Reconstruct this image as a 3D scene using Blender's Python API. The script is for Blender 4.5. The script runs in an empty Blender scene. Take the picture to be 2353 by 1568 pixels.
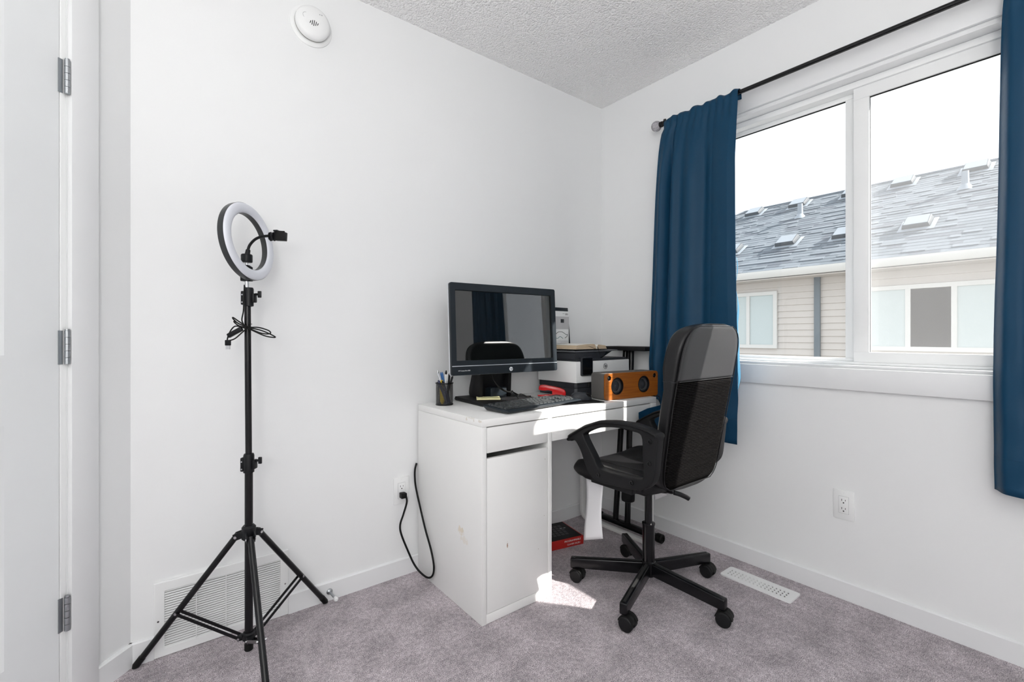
import bpy, bmesh, math, random
from mathutils import Vector, Matrix
random.seed(7)
PI = math.pi
S = bpy.context.scene
COL = S.collection
# ------------------------------------------------------------------ camera
cam = bpy.data.cameras.new('camera'); co = bpy.data.objects.new('camera', cam); COL.objects.link(co)
co.location = (-2.1893, -1.9115, 1.0486)
co.rotation_euler = (PI/2, 0, math.radians(52.0244) - PI/2)
cam.sensor_width = 36; cam.lens = 1070.2*36/2353
cam.shift_y = -(784-772.5)/2353
cam.clip_start = 0.02; cam.clip_end = 200
S.camera = co
# ------------------------------------------------------------------ world, sun, exposure
W = bpy.data.worlds.new('sky'); S.world = W; W.use_nodes = True
bg = W.node_tree.nodes['Background']; bg.inputs[0].default_value = (0.86, 0.93, 1.0, 1); bg.inputs[1].default_value = 1.85
sl = bpy.data.lights.new('sun', 'SUN'); sl.energy = 15.0; sl.angle = math.radians(0.53); sl.color = (1, 0.96, 0.9)
so = bpy.data.objects.new('sun', sl); COL.objects.link(so)
so.location = (6, -8, 9)
so.rotation_euler = Vector((-0.6187, 0.7857, -0.735)).to_track_quat('-Z', 'Y').to_euler()
pl = bpy.data.lights.new('window_portal', 'AREA'); pl.shape = 'RECTANGLE'; pl.size = 1.45; pl.size_y = 1.2; pl.cycles.is_portal = True
po = bpy.data.objects.new('window_portal', pl); COL.objects.link(po); po.location = (0.19, -1.335, 1.5)
po.rotation_euler = Vector((-1, 0, 0)).to_track_quat('-Z', 'Y').to_euler()
FILL_UP = 36; FILL_ALL = 28.5; FILL_C = (1, .985, .96)  # strengths and tint of the added fill lamp
S.view_settings.view_transform = 'Standard'; S.view_settings.look = 'None'
S.view_settings.gamma = 1; S.view_settings.use_curve_mapping = False
S.view_settings.exposure = 0.0
S.cycles.max_bounces = 14; S.cycles.diffuse_bounces = 8; S.cycles.transparent_max_bounces = 16
S.cycles.caustics_reflective = False; S.cycles.caustics_refractive = False

# ------------------------------------------------------------------ materials
def srgb(r, g, b):
    f = lambda c: (c/255/12.92) if c <= 10 else ((c/255+.055)/1.055)**2.4
    return (f(r), f(g), f(b), 1)
def mat(name, col, rough=.5, metal=0, spec=.5, bump=None, vary=None, coat=0, emit=None, sheen=0):
    m = bpy.data.materials.new(name); m.use_nodes = True
    N = m.node_tree.nodes; L = m.node_tree.links; b = N['Principled BSDF']
    if len(col) == 3: col = (*col, 1)
    b.inputs['Base Color'].default_value = col; b.inputs['Roughness'].default_value = rough
    b.inputs['Metallic'].default_value = metal; b.inputs['Specular IOR Level'].default_value = spec
    b.inputs['Coat Weight'].default_value = coat; b.inputs['Sheen Weight'].default_value = sheen
    if emit: b.inputs['Emission Color'].default_value = (*emit[:3], 1); b.inputs['Emission Strength'].default_value = emit[3]
    tc = N.new('ShaderNodeTexCoord')
    if vary:      # (scale, amount)
        n = N.new('ShaderNodeTexNoise'); n.inputs['Scale'].default_value = vary[0]; n.inputs['Detail'].default_value = 4
        r = N.new('ShaderNodeMapRange'); r.inputs['To Min'].default_value = 1-vary[1]; r.inputs['To Max'].default_value = 1+vary[1]
        x = N.new('ShaderNodeMix'); x.data_type = 'RGBA'; x.blend_type = 'MULTIPLY'; x.inputs[0].default_value = 1
        x.inputs[6].default_value = col
        L.new(tc.outputs['Object'], n.inputs['Vector']); L.new(n.outputs['Fac'], r.inputs['Value']); L.new(r.outputs[0], x.inputs[7]); L.new(x.outputs[2], b.inputs['Base Color'])
    if bump:      # (scale, strength, distance)
        n = N.new('ShaderNodeTexNoise'); n.inputs['Scale'].default_value = bump[0]; n.inputs['Detail'].default_value = 3
        u = N.new('ShaderNodeBump'); u.inputs['Strength'].default_value = bump[1]; u.inputs['Distance'].default_value = bump[2]
        L.new(tc.outputs['Object'], n.inputs['Vector']); L.new(n.outputs['Fac'], u.inputs['Height']); L.new(u.outputs[0], b.inputs['Normal'])
    return m
def spots(m, pts):   # stains and chips: (x, y, z, rx, ry, rz, colour, strength), object coordinates
    N = m.node_tree.nodes; L = m.node_tree.links; b = N['Principled BSDF']
    tc = N.new('ShaderNodeTexCoord'); n = N.new('ShaderNodeTexNoise'); n.inputs['Scale'].default_value = 90
    L.new(tc.outputs['Object'], n.inputs['Vector'])
    prev = b.inputs['Base Color'].links[0].from_socket if b.inputs['Base Color'].links else None
    base = tuple(b.inputs['Base Color'].default_value)
    for (x, y, z, rx, ry, rz, c, s) in pts:
        mp = N.new('ShaderNodeMapping'); mp.inputs['Scale'].default_value = (1/rx, 1/ry, 1/rz)
        mp.inputs['Location'].default_value = (-x/rx, -y/ry, -z/rz)
        L.new(tc.outputs['Object'], mp.inputs[0])
        ln = N.new('ShaderNodeVectorMath'); ln.operation = 'LENGTH'; L.new(mp.outputs[0], ln.inputs[0])
        ad = N.new('ShaderNodeMath'); ad.operation = 'ADD'; L.new(ln.outputs['Value'], ad.inputs[0])
        sc = N.new('ShaderNodeMath'); sc.operation = 'MULTIPLY_ADD'; sc.inputs[1].default_value = 2.4; sc.inputs[2].default_value = -1.2
        L.new(n.outputs['Fac'], sc.inputs[0]); L.new(sc.outputs[0], ad.inputs[1])
        mr = N.new('ShaderNodeMapRange'); mr.inputs['From Min'].default_value = .75; mr.inputs['From Max'].default_value = 1.05
        mr.inputs['To Min'].default_value = s; mr.inputs['To Max'].default_value = 0
        L.new(ad.outputs[0], mr.inputs['Value'])
        mx = N.new('ShaderNodeMix'); mx.data_type = 'RGBA'
        L.new(mr.outputs[0], mx.inputs[0]); mx.inputs[6].default_value = base; mx.inputs[7].default_value = (*c[:3], 1)
        if prev: L.new(prev, mx.inputs[6])
        prev = mx.outputs[2]
    L.new(prev, b.inputs['Base Color'])

M = {}
M['wall'] = mat('wall_paint', (.79, .80, .805), .6, bump=(260, .12, .001), vary=(1.5, .01))
M['trim'] = mat('trim_paint', (.77, .78, .79), .35)
M['vinyl'] = mat('window_vinyl', (.84, .85, .85), .3)
M['door'] = mat('door_paint', (.78, .80, .81), .4, bump=(60, .03, .001))
M['white'] = mat('white_plastic', (.80, .81, .81), .4)
M['desk'] = mat('desk_foil', (.80, .80, .79), .42, bump=(30, .03, .001))
M['desk2'] = M['desk'].copy(); M['desk2'].name = 'desk_foil_worn'
M['desk3'] = M['desk'].copy(); M['desk3'].name = 'desk_foil_scuffed'
M['desk4'] = M['desk'].copy(); M['desk4'].name = 'desk_foil_chipped'
M['screenblk'] = mat('screen_glass', (.004, .005, .005), .02, spec=1.0, coat=.12)
M['black'] = mat('black_plastic', (.006, .0065, .008), .38, spec=.25, vary=(40, .1))
M['blackm'] = mat('black_matte', (.008, .008, .009), .55, spec=.22, bump=(300, .15, .0005))
M['navyb'] = mat('bezel_plastic', (.009, .014, .019), .42, spec=.3)
M['gloss'] = mat('gloss_black', (.004, .004, .005), .14, spec=.4)
M['blackmet'] = mat('black_metal', (.004, .004, .005), .24, spec=.35)
M['leather'] = mat('black_leather', (.009, .009, .010), .38, spec=.3, bump=(220, .25, .0008))
M['leatherg'] = mat('worn_grey_leather', (.036, .036, .038), .42, bump=(160, .2, .0006), vary=(8, .12))
M['dgrey'] = mat('dark_grey_plastic', (.028, .031, .037), .45, spec=.3, bump=(400, .1, .0003))
M['lgrey'] = mat('light_grey_plastic', (.55, .57, .60), .4)
M['chrome'] = mat('chrome', (.6, .6, .62), .25, metal=1)
M['nickel'] = mat('satin_nickel', (.42, .44, .46), .38, metal=1)
M['red'] = mat('red_plastic', (.50, .004, .006), .25)
M['redcard'] = mat('red_card', (.42, .012, .008), .5)
M['paper'] = mat('white_paper', (.82, .82, .84), .8, bump=(25, .3, .003))
M['yellow'] = mat('yellow_paper', (.80, .76, .42), .8)
M['ink'] = mat('dark_print', (.03, .035, .04), .6)
M['inkteal'] = mat('teal_print', (.03, .14, .17), .6)
M['inkgrey'] = mat('grey_print', (.35, .35, .36), .6)
M['whiteink'] = mat('white_print', (.75, .76, .78), .6)
M['fabricg'] = mat('speaker_fabric', (.10, .095, .09), .9, bump=(900, .6, .001), vary=(700, .3))
M['diff'] = mat('ring_diffuser', (.70, .72, .78), .35)
M['rubber'] = mat('black_rubber', (.006, .006, .006), .5, spec=.2)
M['pages'] = mat('page_paper', (.80, .78, .72), .8)
M['slot'] = mat('dark_slot', (.01, .01, .01), .8)
M['steel'] = mat('white_steel', (.74, .74, .73), .4)
M['yellowp'] = mat('yellow_plastic', (.72, .50, .02), .4)
M['bluep'] = mat('blue_plastic', (.02, .12, .35), .35)
M['navyp'] = mat('navy_plastic', (.012, .016, .06), .35)
M['brownp'] = mat('brown_plastic', (.05, .02, .015), .35)
def mapping(m, scale):
    N = m.node_tree.nodes; L = m.node_tree.links
    tc = N.new('ShaderNodeTexCoord'); mp = N.new('ShaderNodeMapping'); mp.inputs['Scale'].default_value = scale
    L.new(tc.outputs['Object'], mp.inputs[0]); return mp.outputs[0]
def custom(name, rough=.8):
    m = bpy.data.materials.new(name); m.use_nodes = True
    m.node_tree.nodes['Principled BSDF'].inputs['Roughness'].default_value = rough
    return m, m.node_tree.nodes, m.node_tree.links, m.node_tree.nodes['Principled BSDF']
def ramp(N, L, src, stops):
    r = N.new('ShaderNodeValToRGB'); e = r.color_ramp.elements
    while len(e) < len(stops): e.new(.5)
    for i, (p, c) in enumerate(stops): e[i].position = p; e[i].color = (*c[:3], 1)
    L.new(src, r.inputs[0]); return r.outputs[0]
# carpet
m, N, L, b = custom('grey_carpet', 1.0); M['carpet'] = m
b.inputs['Specular IOR Level'].default_value = .1; b.inputs['Sheen Weight'].default_value = .15
v = mapping(m, (1, 1, 1))
n1 = N.new('ShaderNodeTexNoise'); n1.inputs['Scale'].default_value = 330; n1.inputs['Detail'].default_value = 3; L.new(v, n1.inputs['Vector'])
n2 = N.new('ShaderNodeTexNoise'); n2.inputs['Scale'].default_value = 9; n2.inputs['Detail'].default_value = 5; L.new(v, n2.inputs['Vector'])
n3 = N.new('ShaderNodeTexNoise'); n3.inputs['Scale'].default_value = 70; n3.inputs['Detail'].default_value = 3; L.new(v, n3.inputs['Vector'])
c1 = ramp(N, L, n1.outputs['Fac'], [(.34, (.20, .165, .185)), (.5, (.41, .372, .395)), (.66, (.66, .60, .62))])
c2 = ramp(N, L, n2.outputs['Fac'], [(.35, (.90, .90, .90)), (.65, (1.28, 1.28, 1.28))])
c3 = ramp(N, L, n3.outputs['Fac'], [(.35, (.80, .79, .80)), (.65, (1.14, 1.14, 1.14))])
x = N.new('ShaderNodeMix'); x.data_type = 'RGBA'; x.blend_type = 'MULTIPLY'; x.inputs[0].default_value = 1; L.new(c1, x.inputs[6]); L.new(c2, x.inputs[7])
y = N.new('ShaderNodeMix'); y.data_type = 'RGBA'; y.blend_type = 'MULTIPLY'; y.inputs[0].default_value = 1; L.new(x.outputs[2], y.inputs[6]); L.new(c3, y.inputs[7])
# two faint brushed tracks in the pile, where the vacuum turned
def track(cx, cy, r, w, prev):
    mp = N.new('ShaderNodeVectorMath'); mp.operation = 'DISTANCE'; L.new(v, mp.inputs[0]); mp.inputs[1].default_value = (cx, cy, 0)
    s1 = N.new('ShaderNodeMath'); s1.operation = 'SUBTRACT'; L.new(mp.outputs['Value'], s1.inputs[0]); s1.inputs[1].default_value = r
    s2 = N.new('ShaderNodeMath'); s2.operation = 'ABSOLUTE'; L.new(s1.outputs[0], s2.inputs[0])
    mr = N.new('ShaderNodeMapRange'); mr.inputs['From Min'].default_value = 0; mr.inputs['From Max'].default_value = w; mr.inputs['To Min'].default_value = .22; mr.inputs['To Max'].default_value = 0
    L.new(s2.outputs[0], mr.inputs['Value'])
    mx = N.new('ShaderNodeMix'); mx.data_type = 'RGBA'; L.new(mr.outputs[0], mx.inputs[0]); L.new(prev, mx.inputs[6]); mx.inputs[7].default_value = (.62, .57, .59, 1)
    return mx.outputs[2]
pv = track(-1.25, -0.42, .55, .018, y.outputs[2]); pv = track(-1.25, -0.42, .49, .014, pv)
L.new(pv, b.inputs['Base Color'])
bu = N.new('ShaderNodeBump'); bu.inputs['Strength'].default_value = .75; bu.inputs['Distance'].default_value = .006; L.new(n1.outputs['Fac'], bu.inputs['Height'])
b2 = N.new('ShaderNodeBump'); b2.inputs['Strength'].default_value = .5; b2.inputs['Distance'].default_value = .01; L.new(n3.outputs['Fac'], b2.inputs['Height']); L.new(bu.outputs[0], b2.inputs['Normal'])
L.new(b2.outputs[0], b.inputs['Normal'])
# popcorn ceiling
m, N, L, b = custom('textured_ceiling', .85); M['ceil'] = m
b.inputs['Base Color'].default_value = (.91, .91, .91, 1)
v = mapping(m, (1, 1, 1))
vo = N.new('ShaderNodeTexVoronoi'); vo.inputs['Scale'].default_value = 120; L.new(v, vo.inputs['Vector'])
no = N.new('ShaderNodeTexNoise'); no.inputs['Scale'].default_value = 75; no.inputs['Detail'].default_value = 3; L.new(v, no.inputs['Vector'])
ad = N.new('ShaderNodeMath'); ad.operation = 'SUBTRACT'; L.new(no.outputs['Fac'], ad.inputs[0]); L.new(vo.outputs['Distance'], ad.inputs[1])
bu = N.new('ShaderNodeBump'); bu.inputs['Strength'].default_value = .8; bu.inputs['Distance'].default_value = .008; L.new(ad.outputs[0], bu.inputs['Height']); L.new(bu.outputs[0], b.inputs['Normal'])
# blue curtain cloth
m, N, L, b = custom('blue_curtain_cloth', .7); M['curtain'] = m
b.inputs['Base Color'].default_value = (.004, .043, .095, 1); b.inputs['Specular IOR Level'].default_value = .22; b.inputs['Sheen Weight'].default_value = .0
b.inputs['Sheen Tint'].default_value = (.3, .6, 1, 1); b.inputs['Roughness'].default_value = .5
v = mapping(m, (1, 1, 1)); wv = N.new('ShaderNodeTexNoise'); wv.inputs['Scale'].default_value = 9; wv.inputs['Detail'].default_value = 4; L.new(v, wv.inputs['Vector'])
bu = N.new('ShaderNodeBump'); bu.inputs['Strength'].default_value = .35; bu.inputs['Distance'].default_value = .012; L.new(wv.outputs['Fac'], bu.inputs['Height']); L.new(bu.outputs[0], b.inputs['Normal'])
# bamboo
m, N, L, b = custom('bamboo_wood', .32); M['wood'] = m
v = mapping(m, (6, 40, 260)); no = N.new('ShaderNodeTexNoise'); no.inputs['Scale'].default_value = 1.0; no.inputs['Detail'].default_value = 4; L.new(v, no.inputs['Vector'])
L.new(ramp(N, L, no.outputs['Fac'], [(.3, (.22, .058, .006)), (.7, (.38, .118, .012))]), b.inputs['Base Color'])
# mesh fabric of the chair back
m, N, L, b = custom('chair_mesh_fabric', .75); M['mesh'] = m
v = mapping(m, (1, 1, 1)); wv = N.new('ShaderNodeTexWave'); wv.wave_type = 'BANDS'; wv.bands_direction = 'Z'; wv.inputs['Scale'].default_value = 52; wv.inputs['Distortion'].default_value = 1.2; wv.inputs['Detail Scale'].default_value = 6; L.new(v, wv.inputs['Vector'])
no = N.new('ShaderNodeTexNoise'); no.inputs['Scale'].default_value = 420; L.new(v, no.inputs['Vector'])
mu = N.new('ShaderNodeMath'); mu.operation = 'MULTIPLY'; L.new(wv.outputs['Fac'], mu.inputs[0]); L.new(no.outputs['Fac'], mu.inputs[1])
L.new(ramp(N, L, mu.outputs[0], [(.18, (.0005, .0005, .001)), (.62, (.026, .024, .022))]), b.inputs['Base Color']); b.inputs['Specular IOR Level'].default_value = .02
bu = N.new('ShaderNodeBump'); bu.inputs['Strength'].default_value = .5; bu.inputs['Distance'].default_value = .002; L.new(wv.outputs['Fac'], bu.inputs['Height']); L.new(bu.outputs[0], b.inputs['Normal'])
# page edges
m, N, L, b = custom('aged_page_edges', .85); M['pedge'] = m
v = mapping(m, (6, 6, 500)); no = N.new('ShaderNodeTexNoise'); no.inputs['Scale'].default_value = 1.5; no.inputs['Detail'].default_value = 4; L.new(v, no.inputs['Vector'])
L.new(ramp(N, L, no.outputs['Fac'], [(.3, (.34, .25, .16)), (.55, (.58, .46, .32)), (.7, (.70, .60, .46))]), b.inputs['Base Color'])
# panes: partly clear, partly mirror, a little dust
def glass(name, dust, spec=.06, tint=(1, 1, 1)):
    m = bpy.data.materials.new(name); m.use_nodes = True; N = m.node_tree.nodes; L = m.node_tree.links; N.clear()
    o = N.new('ShaderNodeOutputMaterial'); t = N.new('ShaderNodeBsdfTransparent'); t.inputs[0].default_value = (*tint, 1)
    g = N.new('ShaderNodeBsdfGlossy'); g.inputs['Roughness'].default_value = .01
    fr = N.new('ShaderNodeFresnel'); fr.inputs[0].default_value = 1.45
    ge = N.new('ShaderNodeNewGeometry'); bf = N.new('ShaderNodeMath'); bf.operation = 'SUBTRACT'; bf.inputs[0].default_value = 1; L.new(ge.outputs['Backfacing'], bf.inputs[1])
    mu = N.new('ShaderNodeMath'); mu.operation = 'MULTIPLY'; L.new(fr.outputs[0], mu.inputs[0]); L.new(bf.outputs[0], mu.inputs[1])   # one reflection per sheet, at its outer face
    a = N.new('ShaderNodeMixShader'); L.new(mu.outputs[0], a.inputs[0]); L.new(t.outputs[0], a.inputs[1]); L.new(g.outputs[0], a.inputs[2])
    last = a.outputs[0]
    if dust:
        d = N.new('ShaderNodeBsdfDiffuse'); d.inputs[0].default_value = (.8, .8, .8, 1); tr = N.new('ShaderNodeBsdfTranslucent'); tr.inputs[0].default_value = (.8, .8, .8, 1)
        q = N.new('ShaderNodeMixShader'); q.inputs[0].default_value = .6; L.new(d.outputs[0], q.inputs[1]); L.new(tr.outputs[0], q.inputs[2])
        k = N.new('ShaderNodeMixShader'); k.inputs[0].default_value = dust; L.new(last, k.inputs[1]); L.new(q.outputs[0], k.inputs[2]); last = k.outputs[0]
    L.new(last, o.inputs[0]); return m
M['glassL'] = glass('clear_pane', .015); M['glassR'] = glass('dusty_pane', .03)
# insect screen: fine mesh that lets part of the view through
M['screen'] = glass('insect_screen', .06)
# pen cup mesh
m = bpy.data.materials.new('wire_mesh'); m.use_nodes = True; M['cup'] = m; N = m.node_tree.nodes; L = m.node_tree.links
t = N.new('ShaderNodeBsdfTransparent'); mx = N.new('ShaderNodeMixShader'); b = N['Principled BSDF']; b.inputs['Base Color'].default_value = (.01, .01, .01, 1); b.inputs['Roughness'].default_value = .4
tc = N.new('ShaderNodeTexCoord'); mp = N.new('ShaderNodeMapping'); mp.inputs['Scale'].default_value = (84, 42, 1); L.new(tc.outputs['UV'], mp.inputs[0])
vo = N.new('ShaderNodeTexVoronoi'); vo.voronoi_dimensions = '2D'; vo.inputs['Scale'].default_value = 1; vo.inputs['Randomness'].default_value = 0; L.new(mp.outputs[0], vo.inputs['Vector'])
gt = N.new('ShaderNodeMath'); gt.operation = 'GREATER_THAN'; gt.inputs[1].default_value = .36; L.new(vo.outputs['Distance'], gt.inputs[0])
L.new(gt.outputs[0], mx.inputs[0]); L.new(t.outputs[0], mx.inputs[1]); L.new(b.outputs[0], mx.inputs[2]); L.new(mx.outputs[0], N['Material Output'].inputs[0])
# crackled ball
m, N, L, b = custom('crackled_glass', .15); M['crackle'] = m
b.inputs['Base Color'].default_value = (.62, .60, .64, 1); b.inputs['Transmission Weight'].default_value = .55; b.inputs['Roughness'].default_value = .2
v = mapping(m, (1, 1, 1)); vo = N.new('ShaderNodeTexVoronoi'); vo.inputs['Scale'].default_value = 120; L.new(v, vo.inputs['Vector'])
bu = N.new('ShaderNodeBump'); bu.inputs['Strength'].default_value = 1; bu.inputs['Distance'].default_value = .004; L.new(vo.outputs['Distance'], bu.inputs['Height']); L.new(bu.outputs[0], b.inputs['Normal'])
# outside
M['siding'] = mat('beige_siding', (.50, .46, .42), .6, bump=(30, .1, .002))
M['shA'] = mat('shingle_grey', (.110, .132, .152), .9, vary=(60, .2)); M['shB'] = mat('shingle_light', (.135, .158, .18), .9, vary=(60, .2)); M['shC'] = mat('shingle_dark', (.085, .10, .12), .9, vary=(60, .2))
M['fascia'] = mat('white_fascia', (.56, .55, .52), .5); M['down'] = mat('slate_downspout', (.10, .125, .14), .5)
M['ventm'] = mat('roof_vent_metal', (.05, .06, .07), .6, spec=.2); M['flash'] = mat('galvanised_flashing', (.24, .27, .30), .5)
M['farglass'] = mat('far_window_glass', (.44, .49, .48), .3, spec=.35)
M['ground'] = mat('gravel_ground', (.30, .29, .27), .9, vary=(3, .2))
M['lamp'] = mat('added_lamp_diffuser', (.9, .9, .9), .5, emit=(1, .97, .93, 2.5))

# ------------------------------------------------------------------ mesh helpers
def frame(d):
    d = Vector(d).normalized(); a = Vector((0, 0, 1)) if abs(d.z) < .9 else Vector((1, 0, 0))
    x = d.cross(a).normalized(); return x, d.cross(x).normalized(), d
class MB:
    def __init__(s): s.v = []; s.f = []; s.mi = []; s.cur = 0; s.uv = None
    def add(s, vs, fs):
        o = len(s.v); s.v += [tuple(p) for p in vs]; s.f += [tuple(i+o for i in f) for f in fs]; s.mi += [s.cur]*len(fs); return s
    def box(s, x0, x1, y0, y1, z0, z1, R=None, T=None):
        vs = [Vector((x, y, z)) for x in (x0, x1) for y in (y0, y1) for z in (z0, z1)]
        if R is not None: vs = [R @ p for p in vs]
        if T is not None: vs = [p+Vector(T) for p in vs]
        return s.add(vs, [(0, 1, 3, 2), (4, 6, 7, 5), (0, 4, 5, 1), (2, 3, 7, 6), (0, 2, 6, 4), (1, 5, 7, 3)])
    def bar(s, p0, p1, w, h, up=(0, 0, 1)):   # rectangular bar
        p0 = Vector(p0); p1 = Vector(p1); d = (p1-p0).normalized(); x = d.cross(Vector(up)).normalized(); u = x.cross(d)
        vs = [p+x*a*w/2+u*c*h/2 for p in (p0, p1) for a, c in ((-1, -1), (1, -1), (1, 1), (-1, 1))]
        return s.add(vs, [(3, 2, 1, 0), (4, 5, 6, 7), (0, 1, 5, 4), (1, 2, 6, 5), (2, 3, 7, 6), (3, 0, 4, 7)])
    def prism(s, poly, a0, a1, ax='x'):       # polygon in the other two axes
        n = len(poly); f = {'x': lambda p, a: (a, p[0], p[1]), 'y': lambda p, a: (p[0], a, p[1]), 'z': lambda p, a: (p[0], p[1], a)}[ax]
        vs = [f(p, a0) for p in poly]+[f(p, a1) for p in poly]
        return s.add(vs, [tuple(range(n)), tuple(range(2*n-1, n-1, -1))]+[(i, (i+1) % n, n+(i+1) % n, n+i) for i in range(n)])
    def tube(s, pts, r, n=10, closed=False, cap=True):
        pts = [Vector(p) for p in pts]; k = len(pts); rr = r if isinstance(r, (list, tuple)) else [r]*k
        vs = []; x = None
        for i, p in enumerate(pts):
            if closed: d = pts[(i+1) % k]-pts[i-1]
            else: d = pts[min(i+1, k-1)]-pts[max(i-1, 0)]
            d.normalize()
            if x is None: x = frame(d)[0]
            x = (x-d*x.dot(d)).normalized(); yv = d.cross(x)
            vs += [p+(x*math.cos(2*PI*j/n)+yv*math.sin(2*PI*j/n))*rr[i] for j in range(n)]
        fs = [(i*n+j, i*n+(j+1) % n, ((i+1) % k)*n+(j+1) % n, ((i+1) % k)*n+j) for i in range(k if closed else k-1) for j in range(n)]
        if cap and not closed: fs += [tuple(range(n-1, -1, -1)), tuple(range((k-1)*n, k*n))]
        return s.add(vs, fs)
    def cyl(s, p0, p1, r0, r1=None, n=20): return s.tube([p0, p1], [r0, r0 if r1 is None else r1], n)
    def lathe(s, prof, o=(0, 0, 0), d=(0, 0, 1), n=28, cap=True):   # prof (r, h) along d
        x, yv, d = frame(d); o = Vector(o); vs = []
        for r, h in prof: vs += [o+d*h+(x*math.cos(2*PI*j/n)+yv*math.sin(2*PI*j/n))*max(r, 1e-5) for j in range(n)]
        k = len(prof); fs = [(i*n+j, i*n+(j+1) % n, (i+1)*n+(j+1) % n, (i+1)*n+j) for i in range(k-1) for j in range(n)]
        if cap: fs += [tuple(range(n-1, -1, -1)), tuple(range((k-1)*n, k*n))]
        return s.add(vs, fs)
    def grid(s, fn, nu, nv, wrapu=False):
        vs = [fn(i/(nu if wrapu else nu-1), j/(nv-1)) for j in range(nv) for i in range(nu)]
        fs = [(j*nu+i, j*nu+(i+1) % nu, (j+1)*nu+(i+1) % nu, (j+1)*nu+i) for j in range(nv-1) for i in range(nu if wrapu else nu-1)]
        return s.add(vs, fs)
    def mesh(s, me, mtx):
        return s.add([mtx @ v.co for v in me.vertices], [tuple(p.vertices) for p in me.polygons])
    def build(s, name, m, parent=None, bevel=0, seg=2, ang=35, loc=None, rot=None, solid=0):
        me = bpy.data.meshes.new(name); me.from_pydata(s.v, [], s.f)
        ms = m if isinstance(m, (list, tuple)) else [m]
        for q in ms: me.materials.append(q)
        me.polygons.foreach_set('material_index', s.mi)
        bm = bmesh.new(); bm.from_mesh(me)
        bmesh.ops.recalc_face_normals(bm, faces=bm.faces)
        if bevel:
            ed = [e for e in bm.edges if len(e.link_faces) == 2 and e.calc_face_angle(0) > math.radians(30)]
            bmesh.ops.bevel(bm, geom=ed, offset=bevel, segments=seg, affect='EDGES', profile=.5, clamp_overlap=True)
        bm.to_mesh(me); bm.free()
        me.polygons.foreach_set('use_smooth', [True]*len(me.polygons)); me.set_sharp_from_angle(angle=math.radians(ang))
        o = bpy.data.objects.new(name, me); COL.objects.link(o)
        if parent is not None: o.parent = parent
        if loc is not None: o.location = loc
        if rot is not None: o.rotation_euler = rot
        if solid:
            md = o.modifiers.new('thickness', 'SOLIDIFY'); md.thickness = solid; md.offset = 0
        return o
def tag(o, label=None, cat=None, group=None, kind=None):
    if label: o['label'] = label
    if cat: o['category'] = cat
    if group: o['group'] = group
    if kind: o['kind'] = kind
    return o
def thing(name, loc, label, cat, rz=0, group=None, kind=None):
    o = bpy.data.objects.new(name, None); o.empty_display_size = .05; COL.objects.link(o)
    o.location = loc; o.rotation_euler = (0, 0, rz); return tag(o, label, cat, group, kind)
def copy_tree(o, parent=None, loc=None, rot=None):
    c = o.copy(); COL.objects.link(c)
    if parent is not None: c.parent = parent
    if loc is not None: c.location = loc
    if rot is not None: c.rotation_euler = rot
    for ch in o.children: copy_tree(ch, c)
    return c
def curve_mesh(cu):
    ob = bpy.data.objects.new('tmp', cu); COL.objects.link(ob)
    dg = bpy.context.evaluated_depsgraph_get(); me = bpy.data.meshes.new_from_object(ob.evaluated_get(dg))
    bpy.data.objects.remove(ob); return me
def flat(loops, ext, bev=0, res=2):          # filled outline with holes, thickness 2*ext
    cu = bpy.data.curves.new('c', 'CURVE'); cu.dimensions = '2D'; cu.fill_mode = 'BOTH'; cu.extrude = ext; cu.bevel_depth = bev; cu.bevel_resolution = res; cu.offset = -bev
    for lp in loops:
        sp = cu.splines.new('POLY'); sp.points.add(len(lp)-1); sp.use_cyclic_u = True
        for i, p in enumerate(lp): sp.points[i].co = (p[0], p[1], 0, 1)
    return curve_mesh(cu)
def text(t, size, ext=.0002, align='CENTER', shear=0):
    cu = bpy.data.curves.new('t', 'FONT'); cu.body = t; cu.size = size; cu.extrude = ext; cu.align_x = align; cu.align_y = 'CENTER'; cu.resolution_u = 2; cu.shear = shear
    return curve_mesh(cu)
def axes(o, x, y, z):                        # matrix with columns x, y, z at o
    m = Matrix.Identity(4)
    for i, c in enumerate((x, y, z, o)):
        for j in range(3): m[j][i] = c[j]
    return m
def smoothpath(pts, n=6, closed=False):
    P = [Vector(p) for p in pts]; k = len(P); out = []
    for i in range(k if closed else k-1):
        g = (lambda a: P[a % k]) if closed else (lambda a: P[max(0, min(k-1, a))])
        p0, p1, p2, p3 = g(i-1), g(i), g(i+1), g(i+2)
        for j in range(n):
            t = j/n
            out.append(.5*((2*p1)+(p2-p0)*t+(2*p0-5*p1+4*p2-p3)*t*t+(3*p1-p0-3*p2+p3)*t**3))
    if not closed: out.append(P[-1])
    return out
def circ(cx, cy, r, n=32): return [(cx+r*math.cos(2*PI*i/n), cy+r*math.sin(2*PI*i/n)) for i in range(n)]
def rrect(x0, x1, y0, y1, r, n=5):
    o = []
    for cx, cy, a in ((x1-r, y1-r, 0), (x0+r, y1-r, 90), (x0+r, y0+r, 180), (x1-r, y0+r, 270)):
        o += [(cx+r*math.cos(math.radians(a+90*i/n)), cy+r*math.sin(math.radians(a+90*i/n))) for i in range(n+1)]
    return o

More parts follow.
